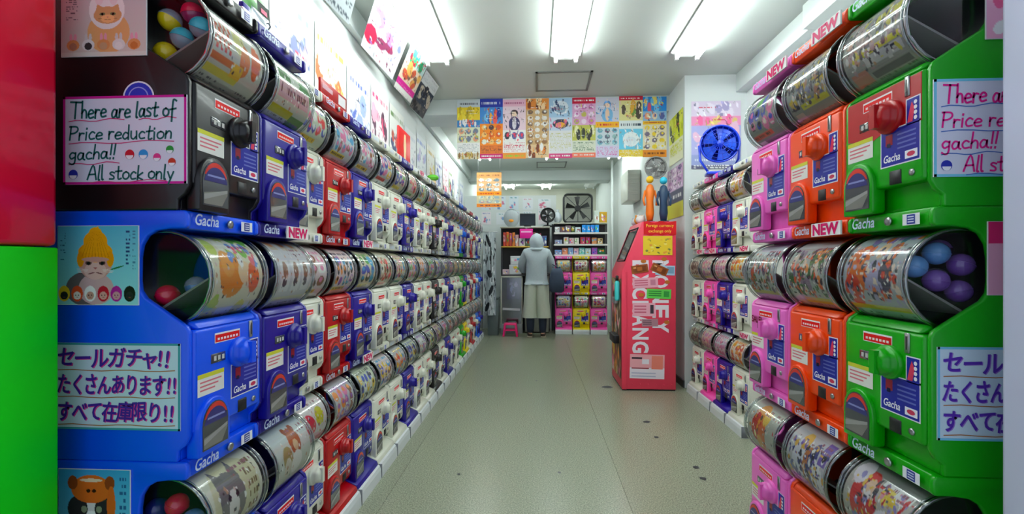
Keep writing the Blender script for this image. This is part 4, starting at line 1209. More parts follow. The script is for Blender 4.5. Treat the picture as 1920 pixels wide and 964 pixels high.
# ------------------------------------------------------------------ desk fans
def ring_pts(r, n=28, y=0.0, cz=0.0): return [(r*math.cos(2*PI*k/n), y, cz+r*math.sin(2*PI*k/n)) for k in range(n)]
def fan(name, label, loc, rz, R0, cz, frame_m, blade_m, tilt=0.0, depth=.06, foot='base', spokes=18, loc_z=True):
    t = thing(name, label, 'fan', loc, rz)
    hd = MB()
    g = obj('guard', MB().tube(ring_pts(R0, 32, 0, cz), .008, 8, True), frame_m, t)
    for rr in (.8, .6, .4):
        obj('guard_ring', MB().tube(ring_pts(R0*rr, 28, -.018*(1.1-rr)*2, cz), .0022, 5, True), frame_m, g)
    for k in range(spokes):
        a = 2*PI*k/spokes
        obj('guard_wire', MB().tube([(R0*.16*math.cos(a), -.03, cz+R0*.16*math.sin(a)), (R0*.6*math.cos(a), -.022, cz+R0*.6*math.sin(a)), (R0*math.cos(a), 0, cz+R0*math.sin(a))], .0018, 4), frame_m, g)
    obj('shroud', MB().lathe([(R0*1.0, 0), (R0*.98, depth*.6), (R0*.75, depth)], 32, Matrix.Translation((0, 0, cz)) @ Matrix.Rotation(-PI/2, 4, 'X'), cap=False), frame_m, t)
    obj('motor', fixn(MB().lathe([(.0, -.034), (R0*.18, -.03), (R0*.2, 0), (R0*.3, depth), (R0*.26, depth+.05), (0, depth+.06)], 18, Matrix.Translation((0, 0, cz)) @ Matrix.Rotation(-PI/2, 4, 'X'), cap=False).mesh('motor')), frame_m, t)
    if foot == 'yoke':
        obj('rear_grille', MB().lathe([(R0*.76, depth), (R0*.4, depth+.02), (.01, depth+.03)], 32, Matrix.Translation((0, 0, cz)) @ Matrix.Rotation(-PI/2, 4, 'X'), cap=False), mat('fan_blue_dark', (8, 26, 130), .4), t)
    for k in range(5):
        a = 2*PI*k/5
        b = MB()
        pts = []
        for j in range(5):
            r = R0*(.18+.70*j/4); wd = .38+.10*j/4
            pts.append([b.vert((r*math.cos(a+s*wd), depth*.35+s*.012, cz+r*math.sin(a+s*wd))) for s in (-1, -.3, .4, 1)])
        for p, q in zip(pts, pts[1:]):
            for s in range(3): b.face((p[s], p[s+1], q[s+1], q[s]), True)
        obj('blade', b, blade_m, t)
    if foot == 'base':
        obj('stand', MB().tube([(0, .05, .02), (0, .06, cz*.5), (0, .05, cz-R0*.2)], .018, 10), frame_m, t)
        obj('base', fixn(MB().lathe([(R0*.75, 0), (R0*.75, .012), (R0*.55, .026), (.03, .03)], 24, Matrix.Translation((0, .04, 0))).mesh('base')), frame_m, t)
    elif foot == 'yoke':
        for s in (-1, 1): obj('yoke_arm', MB().tube([(s*R0*.5, .03, .012), (s*R0*.98, .03, cz*.5), (s*R0*1.04, .03, cz)], .010, 8), frame_m, t)
        obj('base', bevel_mesh(MB().box(-R0*.7, R0*.7, -.04, .11, 0, .024).mesh('base'), .006), frame_m, t)
    elif foot == 'wall':
        obj('bracket', MB().tube([(0, depth+.05, cz), (.05, depth+.09, cz-.02), (.14, depth+.09, cz-.02)], .014, 8), frame_m, t)
    return t
m_bf = mat('fan_blue', (20, 60, 206), .3, coat=.3)
fan('desk_fan', 'blue round desk fan on top of the right rear machines', (1.515, 3.86, 1.931), R(-12), .150, .255, m_bf, mat('fan_blue_blade', (30, 90, 226), .25), depth=.09, foot='yoke')
m_blk = mat('fan_black', (22, 24, 26), .4)
m_gf = mat('fan_grey', (150, 152, 150), .4)
fan('wall_fan', 'grey round wall fan above the exchange machine', (1.235, 4.80, 2.19), 0, .110, .0, m_gf, mat('fan_grey_blade', (176, 178, 176), .3), foot='wall')

# ------------------------------------------------------------------ MONEY EXCHANGE machine
m_pk = mat('exchange_pink', (230, 62, 88), .42, spec=.35)
ex = thing('exchange_machine', 'salmon pink money exchange machine with sloping top front', 'exchange machine', (1.05, 4.335, 0), 0)
EO = lambda x, z: (x-1.05, z)
prof = [EO(.80, .012), EO(1.302, .012), EO(1.302, 1.588), EO(.992, 1.588), EO(.80, 1.115)]
obj('cabinet', bevel_mesh(MB().prism(prof, 'y', 0, .56).mesh('cabinet'), .008, 2), m_pk, ex)
obj('plinth', MB().box(-.245, .247, .01, .55, 0, .012), DARK, ex)
obj('corner_trim', bevel_mesh(MB().box(-.250, -.205, -.006, 0.002, .012, 1.115).mesh('corner_trim'), .002), m_pk, ex)
for k in range(6): obj('rivet', fixn(MB().lathe([(.006, 0), (.005, .003), (0, .004)], 10, Matrix.Translation((-.15+.072*k, 0, .06)) @ Matrix.Rotation(PI/2, 4, 'X'), cap=False).mesh('rivet')), m_pk, ex)
def flat(name, par, x0, x1, z0, z1, rgb, y=-.002, ang=0.0, extra=None, th=.0008):
    b = MB().col(rgb)
    cx, cz = (x0+x1)/2-1.05, (z0+z1)/2
    w, h = (x1-x0)/2, (z1-z0)/2
    ca, sa = math.cos(ang), math.sin(ang)
    Pf = lambda u, v, d=0: (cx+u*w*ca-v*h*sa, y-d, cz+u*w*sa+v*h*ca)
    b.poly([Pf(-1, -1), Pf(1, -1), Pf(1, 1), Pf(-1, 1)])
    for q, (u0, v0, u1, v1, c) in enumerate(extra or []):
        d = .0004+.0002*q
        b.col(c); b.poly([Pf(u0, v0, d), Pf(u1, v0, d), Pf(u1, v1, d), Pf(u0, v1, d)])
    return obj(name, b, PRINT, par)
def vword(txt, xl, ztop, pitch, hgt):
    for k, ch in enumerate(txt):
        V, F, (a0, a1) = text2d(ch, .035)
        b = MB().col((240, 236, 240))
        for (px, py) in V:
            b.v.append((xl-1.05+py/.70*hgt, -.0014, ztop-pitch*k-(px-a0)/max(.01, a1-a0)*pitch*.86)); b.c.append(b.cur)
        for f in F: b.face(f)
        obj('letter', b, PRINT, ex)
vword('EXCHANGE', .905, 1.225, .127, .140)
vword('MONEY', 1.090, 1.225, .140, .140)
# red wavy sign
b = MB().col((206, 20, 26))
n = 12
top = [(-.048+.30*k/n, -.004, 1.584+.008*math.sin(k*1.2)) for k in range(n+1)]
bot = [(-.048+.30*k/n, -.004, 1.462+.006*math.sin(k*1.5+1)) for k in range(n+1)]
for k in range(n): b.poly([bot[k], bot[k+1], top[k+1], top[k]])
rs = obj('red_sign', b, PRINT, ex)
for txt, z in (('Foreign currency', 1.535), ('exchange only', 1.485)):
    obj('lettering', MB().col((246, 200, 60)).text(txt, .040, lambda u, v, z=z: (.102+u, -.0048, z+v), .012, 'C', .92), PRINT, rs)
rnd = random.Random(77)
yb = MB()
cvb = CV(44, 34, (236, 206, 50)); cvb.speckle(rnd, .08, .1, .92, .9, 26, [(206,170,40),(150,140,50),(240,226,120),(226,150,60),(110,120,60)], (.02, .06)); cvb.ell(.5, .6, .07, .05, (40, 40, 40))
yb.sheet(cvb.a, lambda u, v: (-.053+.27*u, -.003, 1.452-.180*v))
obj('yellow_board', yb, PRINT, ex)
BN = [(-.8,-.7,.8,.7,(120,60,20)),(-.3,-.5,.3,.5,(170,96,40)),(-.75,.2,-.4,.6,(206,150,90))]
flat('banknote_print', ex, .888, 1.044, 1.105, 1.181, (150, 78, 26), -.004, -.2 + .35, BN)
flat('banknote_print', ex, 1.070, 1.226, 1.100, 1.176, (150, 78, 26), -.004, -.42, BN)
flat('pale_blue_note', ex, 1.11, 1.29, 1.085, 1.175, (170, 206, 226), -.003, -.03, [(.2,-.6,.9,.7,(120,160,190)),(-.9,.0,.1,.3,(220,236,240))])
LN = lambda c: [(-.85,.4-.45*k,.2,.6-.45*k,c) for k in range(3)]
flat('pink_note', ex, .90, 1.135, .965, 1.06, (240, 176, 190), -.003, .05, LN((206,96,120))+[(.4,-.5,.8,.6,(206,130,150))])
flat('green_note', ex, 1.03, 1.255, .865, .955, (96, 206, 80), -.0035, -.04, LN((40,130,50))+[(.4,-.6,.85,.6,(50,150,60))])
flat('pink_note', ex, .90, 1.11, .70, .825, (240, 176, 190), -.003, .0, LN((206,96,120))+[(.55,-.6,.85,.7,(60,50,60))])
flat('grey_note', ex, .985, 1.135, .605, .675, (176, 130, 140), -.0035, .03, LN((90,70,80)))
bp = flat('bottom_notice', ex, .874, 1.194, .115, .342, (236, 230, 236), -.004, -.02, [(-1,-.1,1,1,(238,170,176)),(.25,-.2,.9,.9,(232,130,110)),(-.9,.6,-.3,.75,(60,40,50)),(-.3,.2,.1,.6,(236,232,236)),(-.9,-.2,.1,-.1,(150,60,70)),(-.9,-.6,.5,-.5,(190,190,210)),(-.9,-.85,.5,-.75,(190,190,210))])
for (x, z) in ((1.0, 1.215), (1.19, 1.235), (.98, .90), (1.22, 1.02), (1.215, .645)):
    obj('coin_sticker', MB().col((190, 110, 40)).poly([(x-1.05+.026*math.cos(R(k)), -.0045, z+.018*math.sin(R(k))) for k in range(0, 360, 24)]), PRINT, ex)
# its front (towards the aisle): screen, slots, sticker panel, turquoise cup
sl = Vector((.192, 0, .473)).normalized()
def slope(u, w, d): # along slope u (0..1), depth w, outward d
    n = Vector((-.473, 0, .192)).normalized()
    p = Vector((.80-1.05, 0, 1.115))+Vector((.192, 0, .473))*u + n*d
    return (p.x, w, p.z)
b = MB(); b.poly([slope(.25, .08, .002), slope(.25, .44, .002), slope(.85, .44, .002), slope(.85, .08, .002)][::-1])
scr = obj('screen', b, GREYGLASS, ex)
fr = MB().tube([slope(.22, .06, .004), slope(.22, .46, .004), slope(.88, .46, .004), slope(.88, .06, .004)], .008, 6, True)
obj('screen_frame', fr, mat('frame_black', (30, 28, 32), .4), ex)
cvf = CV(40, 60, (120, 90, 60)); cvf.speckle(random.Random(9), 0, 0, 1, 1, 120, [(206,170,60),(150,60,60),(226,200,180),(60,70,40),(236,120,150),(90,60,50),(30,30,34),(226,140,60)], (.03, .09))
obj('sticker_panel', MB().sheet(cvf.a, lambda u, v: (-.2535, .02+.5*u if False else .52-.5*u, 1.05-.95*v)), PRINT, ex)
obj('coin_tray', bevel_mesh(MB().box(-.305, -.25, .12, .38, .42, .50).mesh('coin_tray'), .006), DARK, ex)
obj('note_slot', bevel_mesh(MB().box(-.285, -.25, .18, .34, .80, .86).mesh('note_slot'), .004), STEEL, ex)
tc = thing('turquoise_sanitiser', 'turquoise bottle hanging at the front corner of the exchange machine', 'bottle', (.768, 4.40, .84), 0)
obj('bottle_body', fixn(MB().lathe([(.022, 0), (.024, .02), (.024, .17), (.012, .19)], 14).mesh('bottle_body')), mat('bottle_turquoise', (70, 206, 206), .3), tc)
obj('pump_cap', fixn(MB().lathe([(.014, .19), (.014, .235), (.006, .24)], 12).mesh('pump_cap')), DARK, tc)
# toy statues and little plush balls on top of it (plain stand-ins)
def statue(loc, body_m, head_m, base_m, h, lab, lean_=0.0):
    t = thing('toy_statue', lab, 'figurine', loc, 0, 'plain toy statues')
    obj('stand', fixn(MB().lathe([(.05, 0), (.05, .012), (.045, .016)], 18).mesh('stand')), base_m, t)
    obj('body', fixn(MB().lathe([(.028, .016), (.040, .06*h/.3), (.034, .14*h/.3), (.046, .20*h/.3), (.030, .235*h/.3), (.014, .245*h/.3)], 16).mesh('body')), body_m, t)
    obj('head', fixn(MB().sphere((lean_, 0, .275*h/.3), .036, 14, 10, -.99, .99).mesh('head')), head_m, t)
    for s in (-1, 1): obj('arm', MB().tube([(s*.042, 0, .205*h/.3), (s*.065, -.01, .15*h/.3), (s*.055, -.03, .11*h/.3)], [.013, .011, .010], 8), body_m, t)
    return t
statue((1.10, 4.50, 1.588), mat('statue_orange', (236, 120, 24), .4), mat('statue_yellow', (246, 196, 30), .4), mat('statue_base', (60, 40, 110), .4), .46, 'plain orange toy statue with yellow head on the exchange machine')
statue((1.22, 4.46, 1.588), mat('statue_navy', (30, 60, 90), .4), mat('statue_aqua', (40, 190, 222), .4), mat('statue_base2', (30, 40, 60), .4), .44, 'plain dark toy statue with aqua head on the exchange machine')
for (x, y, r, c, nm) in ((1.035, 4.60, .045, (240,240,236), 'white'), (1.05, 4.72, .05, (236,150,40), 'orange'), (1.03, 4.83, .04, (206,206,214), 'pale grey')):
    t = thing('plush_ball', '%s plush ball lying on top of the exchange machine' % nm, 'plush toy', (x, y, 1.588), 0, 'plush balls on the exchange machine')
    obj('ball', fixn(MB().sphere((0, 0, r*.93), r, 14, 10, -.99, .99, (1.1, 1, .95)).mesh('ball')), mat('plush_'+nm.replace(' ', '_'), c, .9), t)
    for s in (-1, 1): obj('ear', fixn(MB().sphere((s*r*.6, 0, r*1.75), r*.3, 8, 6, -.99, .99).mesh('ear')), mat('plush_'+nm.replace(' ', '_'), c, .9), t)
t = thing('wall_heater', 'white louvred wall unit high on the right wall behind the grey fan', 'wall unit', (1.30, 6.30, 2.06), 0)
obj('casing', bevel_mesh(MB().box(-.06, .115, 0, .50, 0, .42).mesh('casing'), .012), WHITE_P, t)
for k in range(6): obj('louvre', bevel_mesh(MB().box(-.05, .10, -.012, .002, .05+.06*k, .078+.06*k).mesh('louvre'), .002), WHITE_P, t)

# ------------------------------------------------------------------ BACK OF THE SHOP
m_shelf = mat('shelf_cream', (206, 206, 190), .4)
m_up = mat('upright_dark', (64, 62, 66), .4, .3)
def boxed(loc, w, d, h, rgb, lab, group, seed, rz=0.0):
    t = thing('boxed_toy', lab, 'box', loc, rz, group)
    obj('carton', bevel_mesh(MB().box(-w/2, w/2, -d/2, d/2, 0, h).mesh('carton'), .002, 1), mat('carton_%d_%d_%d' % rgb, rgb, .45), t)
    c = CV(12, 12, rgb); r_ = random.Random(seed)
    c.speckle(r_, .1, .2, .9, .8, 5, r_.sample(BRIGHT, 3)+[(245, 245, 245)], (.08, .2)); c.rect(.1, .82, .9, .9, (245, 245, 245))
    obj('carton_art', MB().sheet(c.a, lambda u, v: (-w*.44+w*.88*u, -d/2-.0008, h*.94-h*.88*v)), PRINT, t)
    return t
# right-hand unit: three shelves over six capsule machines
su = thing('shelf_unit', 'cream shelf unit above the pink and yellow machines at the back', 'shelf', (.76, 7.86, 0), 0)
for x in (-.475, .475): obj('upright', bevel_mesh(MB().box(x-.014, x+.014, .30, .34, 0, 1.90).mesh('upright'), .002), m_up, su)
obj('back_panel', MB().box(-.46, .46, .345, .355, 0, 1.90), m_up, su)
for z in (1.335, 1.515, 1.715, 1.885): obj('shelf_board', bevel_mesh(MB().box(-.46, .46, 0 if z < 1.8 else .04, .345, z, z+.016).mesh('shelf_board'), .003), m_shelf, su)
for z in (1.335, 1.515, 1.715): obj('price_strip', MB().box(-.46, .46, -.006, -.0005, z-.012, z+.018), mat('strip_white', (226, 226, 220), .4), su)
def fill(z, items, name, y=7.96):
    x = .315
    for k, (w, h, rgb, gap, cn) in enumerate(items):
        boxed((x+w/2, y, z+.0165), w-.006, .12, h, rgb, '%s boxed toy, %s from the left on the %s shelf of the cream unit' % (cn, ORD[k], name), 'boxed toys on the cream unit', hash((z, k)) % 999 if False else int(z*1000)+k)
        x += w+gap
fill(1.715, [(.085,.10,(206,206,210),.004,'grey-white'),(.085,.10,(90,70,80),.004,'dark plum'),(.10,.12,(110,84,100),.004,'mauve'),(.06,.11,(70,90,60),.004,'olive'),(.10,.09,(200,214,220),.02,'pale blue'),(.07,.13,(30,140,226),.004,'bright blue'),(.07,.13,(34,150,232),.004,'bright blue'),(.07,.13,(26,130,220),.004,'bright blue'),(.07,.13,(40,150,226),.004,'bright blue')], 'upper')
fill(1.515, [(.13,.075,(150,160,190),.02,'slate blue'),(.09,.12,(214,206,200),.004,'beige'),(.09,.11,(206,186,190),.004,'dusty pink'),(.08,.11,(226,220,206),.02,'cream'),(.085,.12,(190,60,90),.004,'crimson'),(.085,.12,(170,50,80),.02,'wine red'),(.09,.11,(206,140,90),.01,'tan'),(.09,.10,(222,190,130),.004,'sand')], 'middle')
fill(1.335, [(.12,.08,(120,160,220),.004,'blue'),(.10,.11,(226,150,120),.004,'salmon'),(.09,.12,(150,190,226),.004,'sky blue'),(.09,.11,(226,190,206),.004,'rose'),(.10,.12,(130,206,206),.004,'aqua'),(.10,.11,(190,220,226),.01,'icy blue'),(.10,.12,(170,90,190),.004,'violet'),(.13,.10,(40,110,70),.004,'dark green')], 'lower')
for k, c in enumerate(('hot pink', 'yellow', 'hot pink')):
    for t_, (tn, z) in enumerate((('upper', .71), ('lower', .10))):
        lab = '%s capsule machine under the cream shelf unit, %s tier, %s' % (c, tn, ('left', 'centre', 'right')[k])
        machine(c, (.462+.296*k, 7.80, z), 0, lab, 'capsule machines at the back of the shop', 3000+k*2+t_, base=(t_ == 1), detail=True, sheetres=(26, 28))
# square box fan on the unit
bf = thing('box_fan', 'black square box fan standing on the cream shelf unit', 'fan', (.72, 8.0, 1.901), 0)
q = .245; cz = .262
def rrect(r, y, rad=.07, n=5):
    pts = []
    for (sx, sz, a0) in ((1, 1, 0), (-1, 1, 90), (-1, -1, 180), (1, -1, 270)):
        for k in range(n+1):
            a = R(a0+90*k/n); pts.append((sx*(r-rad)+rad*math.cos(a), y, cz+sz*(r-rad)+rad*math.sin(a)))
    return pts
obj('frame', MB().tube(rrect(q, 0), .016, 8, True), m_blk, bf)
obj('rear_frame', MB().tube(rrect(q, .09), .014, 8, True), m_blk, bf)
for k in range(8):
    a = 2*PI*k/8+PI/8*0
    s_ = min(q/max(abs(math.cos(a)), 1e-6), q/max(abs(math.sin(a)), 1e-6))*.97
    if k % 2: s_ *= .90
    obj('grille_bar', MB().tube([(.03*math.cos(a), -.005, cz+.03*math.sin(a)), (s_*math.cos(a), -.002, cz+s_*math.sin(a))], .006, 6), m_blk, bf)
obj('hub', fixn(MB().lathe([(.05, -.015), (.055, 0), (.055, .06), (.03, .08)], 18, Matrix.Translation((0, 0, cz)) @ Matrix.Rotation(-PI/2, 4, 'X')).mesh('hub')), m_blk, bf)
for k in range(5):
    b = MB(); a = 2*PI*k/5+.35
    rows = [[b.vert((r*math.cos(a+s*wd), .05+s*.018, cz+r*math.sin(a+s*wd))) for s in (-1, 0, 1)] for r, wd in ((.045, .25), (.12, .24), (.21, .22))]
    for p, r_ in zip(rows, rows[1:]):
        for s in range(2): b.face((p[s], p[s+1], r_[s+1], r_[s]), True)
    obj('blade', b, m_blk, bf)
obj('mesh_screen', MB().box(-.225, .225, .085, .087, cz-.225, cz+.225), clear_mat('smoke_mesh', (.72, .72, .74), .02), bf)
for s in (-1, 1): obj('foot', bevel_mesh(MB().box(s*.15-.05, s*.15+.05, -.04, .13, 0, .018).mesh('foot'), .004), m_blk, bf)
# left-hand counter unit with customer
lu = thing('counter_unit', 'dark shelf unit with yellow-edged shelf in front of the customer', 'shelf', (-.20, 7.86, 0), 0)
for x in (-.42, .42): obj('upright', bevel_mesh(MB().box(x-.014, x+.014, .26, .30, 0, 1.82).mesh('upright'), .002), m_up, lu)
obj('back_panel', MB().box(-.41, .41, .302, .31, 0, 1.82), mat('unit_back', (52, 50, 52), .6), lu)
obj('top_board', bevel_mesh(MB().box(-.43, .43, .0, .30, 1.815, 1.835).mesh('top_board'), .003), m_shelf, lu)
obj('goods_shelf', bevel_mesh(MB().box(-.41, .41, .0, .30, 1.475, 1.495).mesh('goods_shelf'), .003), mat('shelf_ochre', (196, 160, 60), .5), lu)
obj('counter_top', bevel_mesh(MB().box(-.41, .41, -.06, .30, .985, 1.005).mesh('counter_top'), .003), m_up, lu)
obj('cupboard', bevel_mesh(MB().box(.0, .41, .0, .30, .02, .985).mesh('cupboard'), .004), mat('cupboard_grey', (150, 150, 140), .5), lu)
x = -.58
for k, (w, h, rgb, cn) in enumerate([(.05,.24,(190,60,50),'red'),(.05,.25,(206,90,40),'orange-red'),(.05,.23,(176,70,60),'brick red'),(.05,.24,(214,120,50),'orange'),(.06,.20,(220,170,170),'pale pink'),(.11,.14,(226,222,226),'white'),(.09,.2,(90,110,80),'moss green'),(.09,.24,(120,60,50),'brown'),(.09,.22,(150,30,70),'dark pink'),(.09,.18,(70,80,130),'navy')]):
    boxed((x+w/2, 7.94, 1.4955), w-.006, .10, h, rgb, '%s packet, %s from the left on the ochre shelf' % (cn, ORD[k]), 'packets on the ochre shelf', 600+k)
    x += w+.003
sg = thing('magenta_sign', 'magenta sign clipped to the dark shelf unit above the customer', 'sign', (-.175, 7.835, 1.63), 0)
obj('sign_board', bevel_mesh(MB().box(-.112, .112, 0, .006, 0, .165).mesh('sign_board'), .002), mat('sign_magenta', (232, 20, 150), .5), sg)
obj('sign_print', MB().col((250, 190, 226)).poly([(-.09, -.0006, .10), (.09, -.0006, .10), (.09, -.0006, .125), (-.09, -.0006, .125)]).col((250, 190, 226)), PRINT, sg)
obj('sign_clip', bevel_mesh(MB().box(-.02, .02, -.002, .02, .165, .185).mesh('sign_clip'), .002), STEEL, sg)
for k, (xa, w, h, z, cn) in enumerate(((-.365, .21, .17, 1.006, 'larger'), (-.35, .20, .15, 1.177, 'upper'))):
    boxed((xa, 7.92, z), w, .16, h, (226, 226, 228), '%s white carton stacked on the counter beside the customer' % cn, 'white cartons on the counter', 700+k)
boxed((-.53, 7.92, 1.006), .11, .14, .09, (222, 190, 200), 'small pink carton at the left end of the counter', 'white cartons on the counter', 703)
dc = thing('display_case', 'glass display case with dark interior under the counter', 'display case', (-.42, 7.80, 0), 0)
obj('base', bevel_mesh(MB().box(-.19, .18, 0, .34, 0, .16).mesh('base'), .003), mat('case_grey', (150, 154, 156), .5), dc)
obj('interior', MB().box(-.17, .165, .06, .33, .16, .98), DARK, dc)
for x in (-.185, .172): obj('case_post', bevel_mesh(MB().box(x-.010, x+.010, 0, .022, .16, .984).mesh('case_post'), .002), m_shelf, dc)
obj('glass_pane', MB().box(-.175, .162, .006, .010, .16, .98), CLEAR, dc)
obj('top_rail', bevel_mesh(MB().box(-.19, .182, 0, .02, .955, .984).mesh('top_rail'), .002), m_shelf, dc)
obj('violet_print', MB().sheet(poster_canvas(720, 20, 24, [(0,1,(56,44,84),[(110,90,160),(150,150,200),(40,30,60),(200,180,220)],'blob')]), lambda u, v: (-.09+.22*u, .058, .92-.34*v)), PRINT, dc)
obj('white_label', MB().col((226, 226, 230)).poly([(-.16, .004, .40), (.14, .004, .385), (.14, .004, .425), (-.16, .004, .44)]), PRINT, dc)
# things on the top board
t = thing('monitor', 'small black monitor on the dark shelf unit', 'monitor', (-.155, 7.95, 1.836), 0)
obj('screen_panel', bevel_mesh(MB().box(-.137, .137, 0, .025, .02, .235).mesh('screen_panel'), .004), m_blk, t)
obj('screen', MB().box(-.127, .127, -.001, .0, .03, .225), mat('screen_dark', (14, 24, 32), .15), t)
obj('stand', bevel_mesh(MB().box(-.06, .06, -.02, .07, 0, .02).mesh('stand'), .003), m_blk, t)
fan('desk_fan', 'black round desk fan on the dark shelf unit', (.195, 7.93, 1.836), 0, .125, .20, m_blk, mat('fan_dark_blade', (50, 52, 54), .4), foot='base', spokes=14)
t = thing('grey_cushion', 'round grey plush cushion with orange patch on the dark shelf unit', 'plush toy', (-.44, 7.98, 1.836), 0)
obj('body', fixn(MB().sphere((0, 0, .155), .16, 18, 12, -.97, .99, (.86, .5, 1)).mesh('body')), mat('plush_silver', (176, 184, 188), .9), t)
obj('patch', fixn(MB().sphere((0, -.062, .11), .05, 12, 8, -.99, .99, (1, .4, .7)).mesh('patch')), mat('plush_patch', (236, 150, 40), .9), t)
obj('cap', fixn(MB().sphere((0, .0, .265), .08, 12, 8, -.5, .99, (1.1, .6, .62)).mesh('cap')), mat('plush_charcoal', (80, 86, 92), .9), t)
t = thing('plastic_bag', 'crumpled white plastic bag behind the round black fan', 'bag', (.375, 8.12, 1.901), 0)
b = MB(); rnd = random.Random(4); b.sphere((0, 0, .105), .105, 14, 10, -.97, .99, (.65, .6, 1)); b.v = [(x*(1+rnd.uniform(-.1, .1)), y*(1+rnd.uniform(-.1, .1)), max(0, z*(1+rnd.uniform(-.06, .06)))) for x, y, z in b.v]
obj('bag_body', fixn(b.mesh('bag_body')), mat('bag_white', (214, 222, 230), .35), t)
obj('bag_knot', fixn(MB().lathe([(.02, .19), (.012, .21), (.03, .25)], 8).mesh('bag_knot')), mat('bag_white', (214, 222, 230), .35), t)
boxed((1.05, 8.08, 1.901), .09, .1, .22, (206, 216, 206), 'pale carton beside the box fan on the cream unit', 'cartons on the unit top', 710)
boxed((1.165, 8.10, 1.901), .13, .1, .20, (196, 150, 30), 'mustard and brown carton at the right end of the cream unit top', 'cartons on the unit top', 711)
# partition with papers behind the dark unit
pt = struct('wall_partition', MB().box(-1.32, .36, 8.40, 8.46, 0, 2.45), m_wall)
rnd = random.Random(21)
k = 0
for row in range(2):
    for c in range(5):
        w = rnd.uniform(.16, .24); h = rnd.uniform(.18, .26)
        x = -1.02+.26*c+rnd.uniform(-.02, .02); z = 1.92+.27*row
        bg = rnd.choice([(232,236,240),(240,232,236),(222,232,240)])
        cv = poster_canvas(730+k, 14, 16, [(0,.3,bg,[rnd.choice([(110,130,190),(206,90,120),(80,160,170)])],'title'),(.3,1,bg,[(206,110,140),(120,160,206),bg,bg],'blob')])
        poster((x, 8.394, z), (w, 0, 0), (0, 0, h), cv, 'small notice on the back partition, %s row, %s from the left' % (('lower', 'upper')[row], ORD[c]), 'notice', 'notices on the back partition', 'paper_notice')
        k += 1
# patterned cloth, bin, stool, pole
t = thing('patterned_cloth', 'black and white patterned cloth hanging at the end of the left row', 'cloth', (-.775, 7.50, .34), 0)
cvp = CV(34, 130, (176, 186, 190)); rp = random.Random(31); cvp.speckle(rp, 0, 0, 1, 1, 150, [(30,34,40),(60,66,72),(226,230,232),(200,206,210)], (.02, .035))
for q_ in range(5): cvp.ell(rp.uniform(.3, .7), .1+.2*q_, .2, .045, (26, 28, 34), rp.uniform(0, 3))
for d_ in (0, .004):
    cm = MB().sheet(cvp.a, lambda u, v, d_=d_: (-.105+.21*u, .018*math.sin(u*9)*(.3+.7*v)+d_, 1.375*(1-v)))
    for k_ in range(len(cm.smooth)): cm.smooth[k_] = True
    obj('cloth_front' if d_ == 0 else 'cloth_back', cm, PRINT, t)
obj('hanging_rod', MB().tube([(-.13, .01, 1.38), (.13, .01, 1.38)], .008, 8), STEEL, t)
obj('rod_post', MB().tube([(-.125, .03, -.34), (-.125, .03, 1.385)], .009, 8), STEEL, t)
t = thing('waste_bin', 'grey-green waste bin beside the patterned cloth', 'bin', (-.725, 7.68, 0), 0)
obj('bin_body', bevel_mesh(MB().prism([(-.085, 0), (.085, 0), (.097, .60), (-.097, .60)], 'y', -.12, .12).mesh('bin_body'), .008), mat('bin_grey', (86, 98, 98), .5), t)
obj('bin_lid', bevel_mesh(MB().box(-.100, .100, -.125, .125, .60, .625).mesh('bin_lid'), .006), mat('bin_lid_grey', (70, 80, 82), .5), t)
t = thing('step_stool', 'small bright pink plastic stool on the floor by the display case', 'stool', (-.43, 7.52, 0), 0)
m_st = mat('stool_pink', (246, 24, 120), .35)
obj('seat', bevel_mesh(MB().box(-.105, .105, -.09, .09, .185, .215).mesh('seat'), .012, 3), m_st, t)
for sx in (-1, 1):
    for sy in (-1, 1):
        obj('leg', bevel_mesh(MB().prism([(sx*.128, 0), (sx*.096, 0), (sx*.070, .19), (sx*.102, .19)], 'y', sy*.07-.018, sy*.07+.018).mesh('leg'), .004), m_st, t)
obj('stretcher', bevel_mesh(MB().box(-.088, .088, -.078, -.066, .09, .115).mesh('stretcher'), .003), m_st, t)
obj('stretcher', bevel_mesh(MB().box(-.088, .088, .066, .078, .09, .115).mesh('stretcher'), .003), m_st, t)
t = thing('support_pole', 'slim white support pole beside the cream shelf unit', 'pole', (1.31, 8.0, 0), 0)
obj('pole', MB().tube([(0, 0, 0), (0, 0, 2.99)], .022, 12), m_wall, t)
obj('foot_plate', bevel_mesh(MB().box(-.05, .05, -.05, .05, 0, .012).mesh('foot_plate'), .002), m_wall, t)

# ------------------------------------------------------------------ THE CUSTOMER (seen from behind)
def skin(name, V, E_, Rr, m, parent, root=0, sub=2):
    me = bpy.data.meshes.new(name)
    me.from_pydata([tuple(v) for v in V], E_, [])
    o = bpy.data.objects.new(name, me); C.objects.link(o)
    o.modifiers.new('s', 'SKIN')
    for k, r in enumerate(Rr):
        me.skin_vertices[0].data[k].radius = r if isinstance(r, tuple) else (r, r)
        me.skin_vertices[0].data[k].use_root = (k == root)
    o.modifiers['s'].use_smooth_shade = True
    sb = o.modifiers.new('u', 'SUBSURF'); sb.levels = sub; sb.render_levels = sub
    dg = bpy.context.evaluated_depsgraph_get(); dg.update()
    nm = bpy.data.meshes.new_from_object(o.evaluated_get(dg))
    bpy.data.objects.remove(o)
    nm.name = name; nm.materials.clear()
    for p in nm.polygons: p.use_smooth = True
    return obj(name, nm, m, parent)
pe = thing('person', 'person in grey hoodie with hood up and pale long shorts seen from behind', 'person', (.0, 7.44, 0), 0)
m_skin = mat('skin_tone', (206, 160, 130), .5)
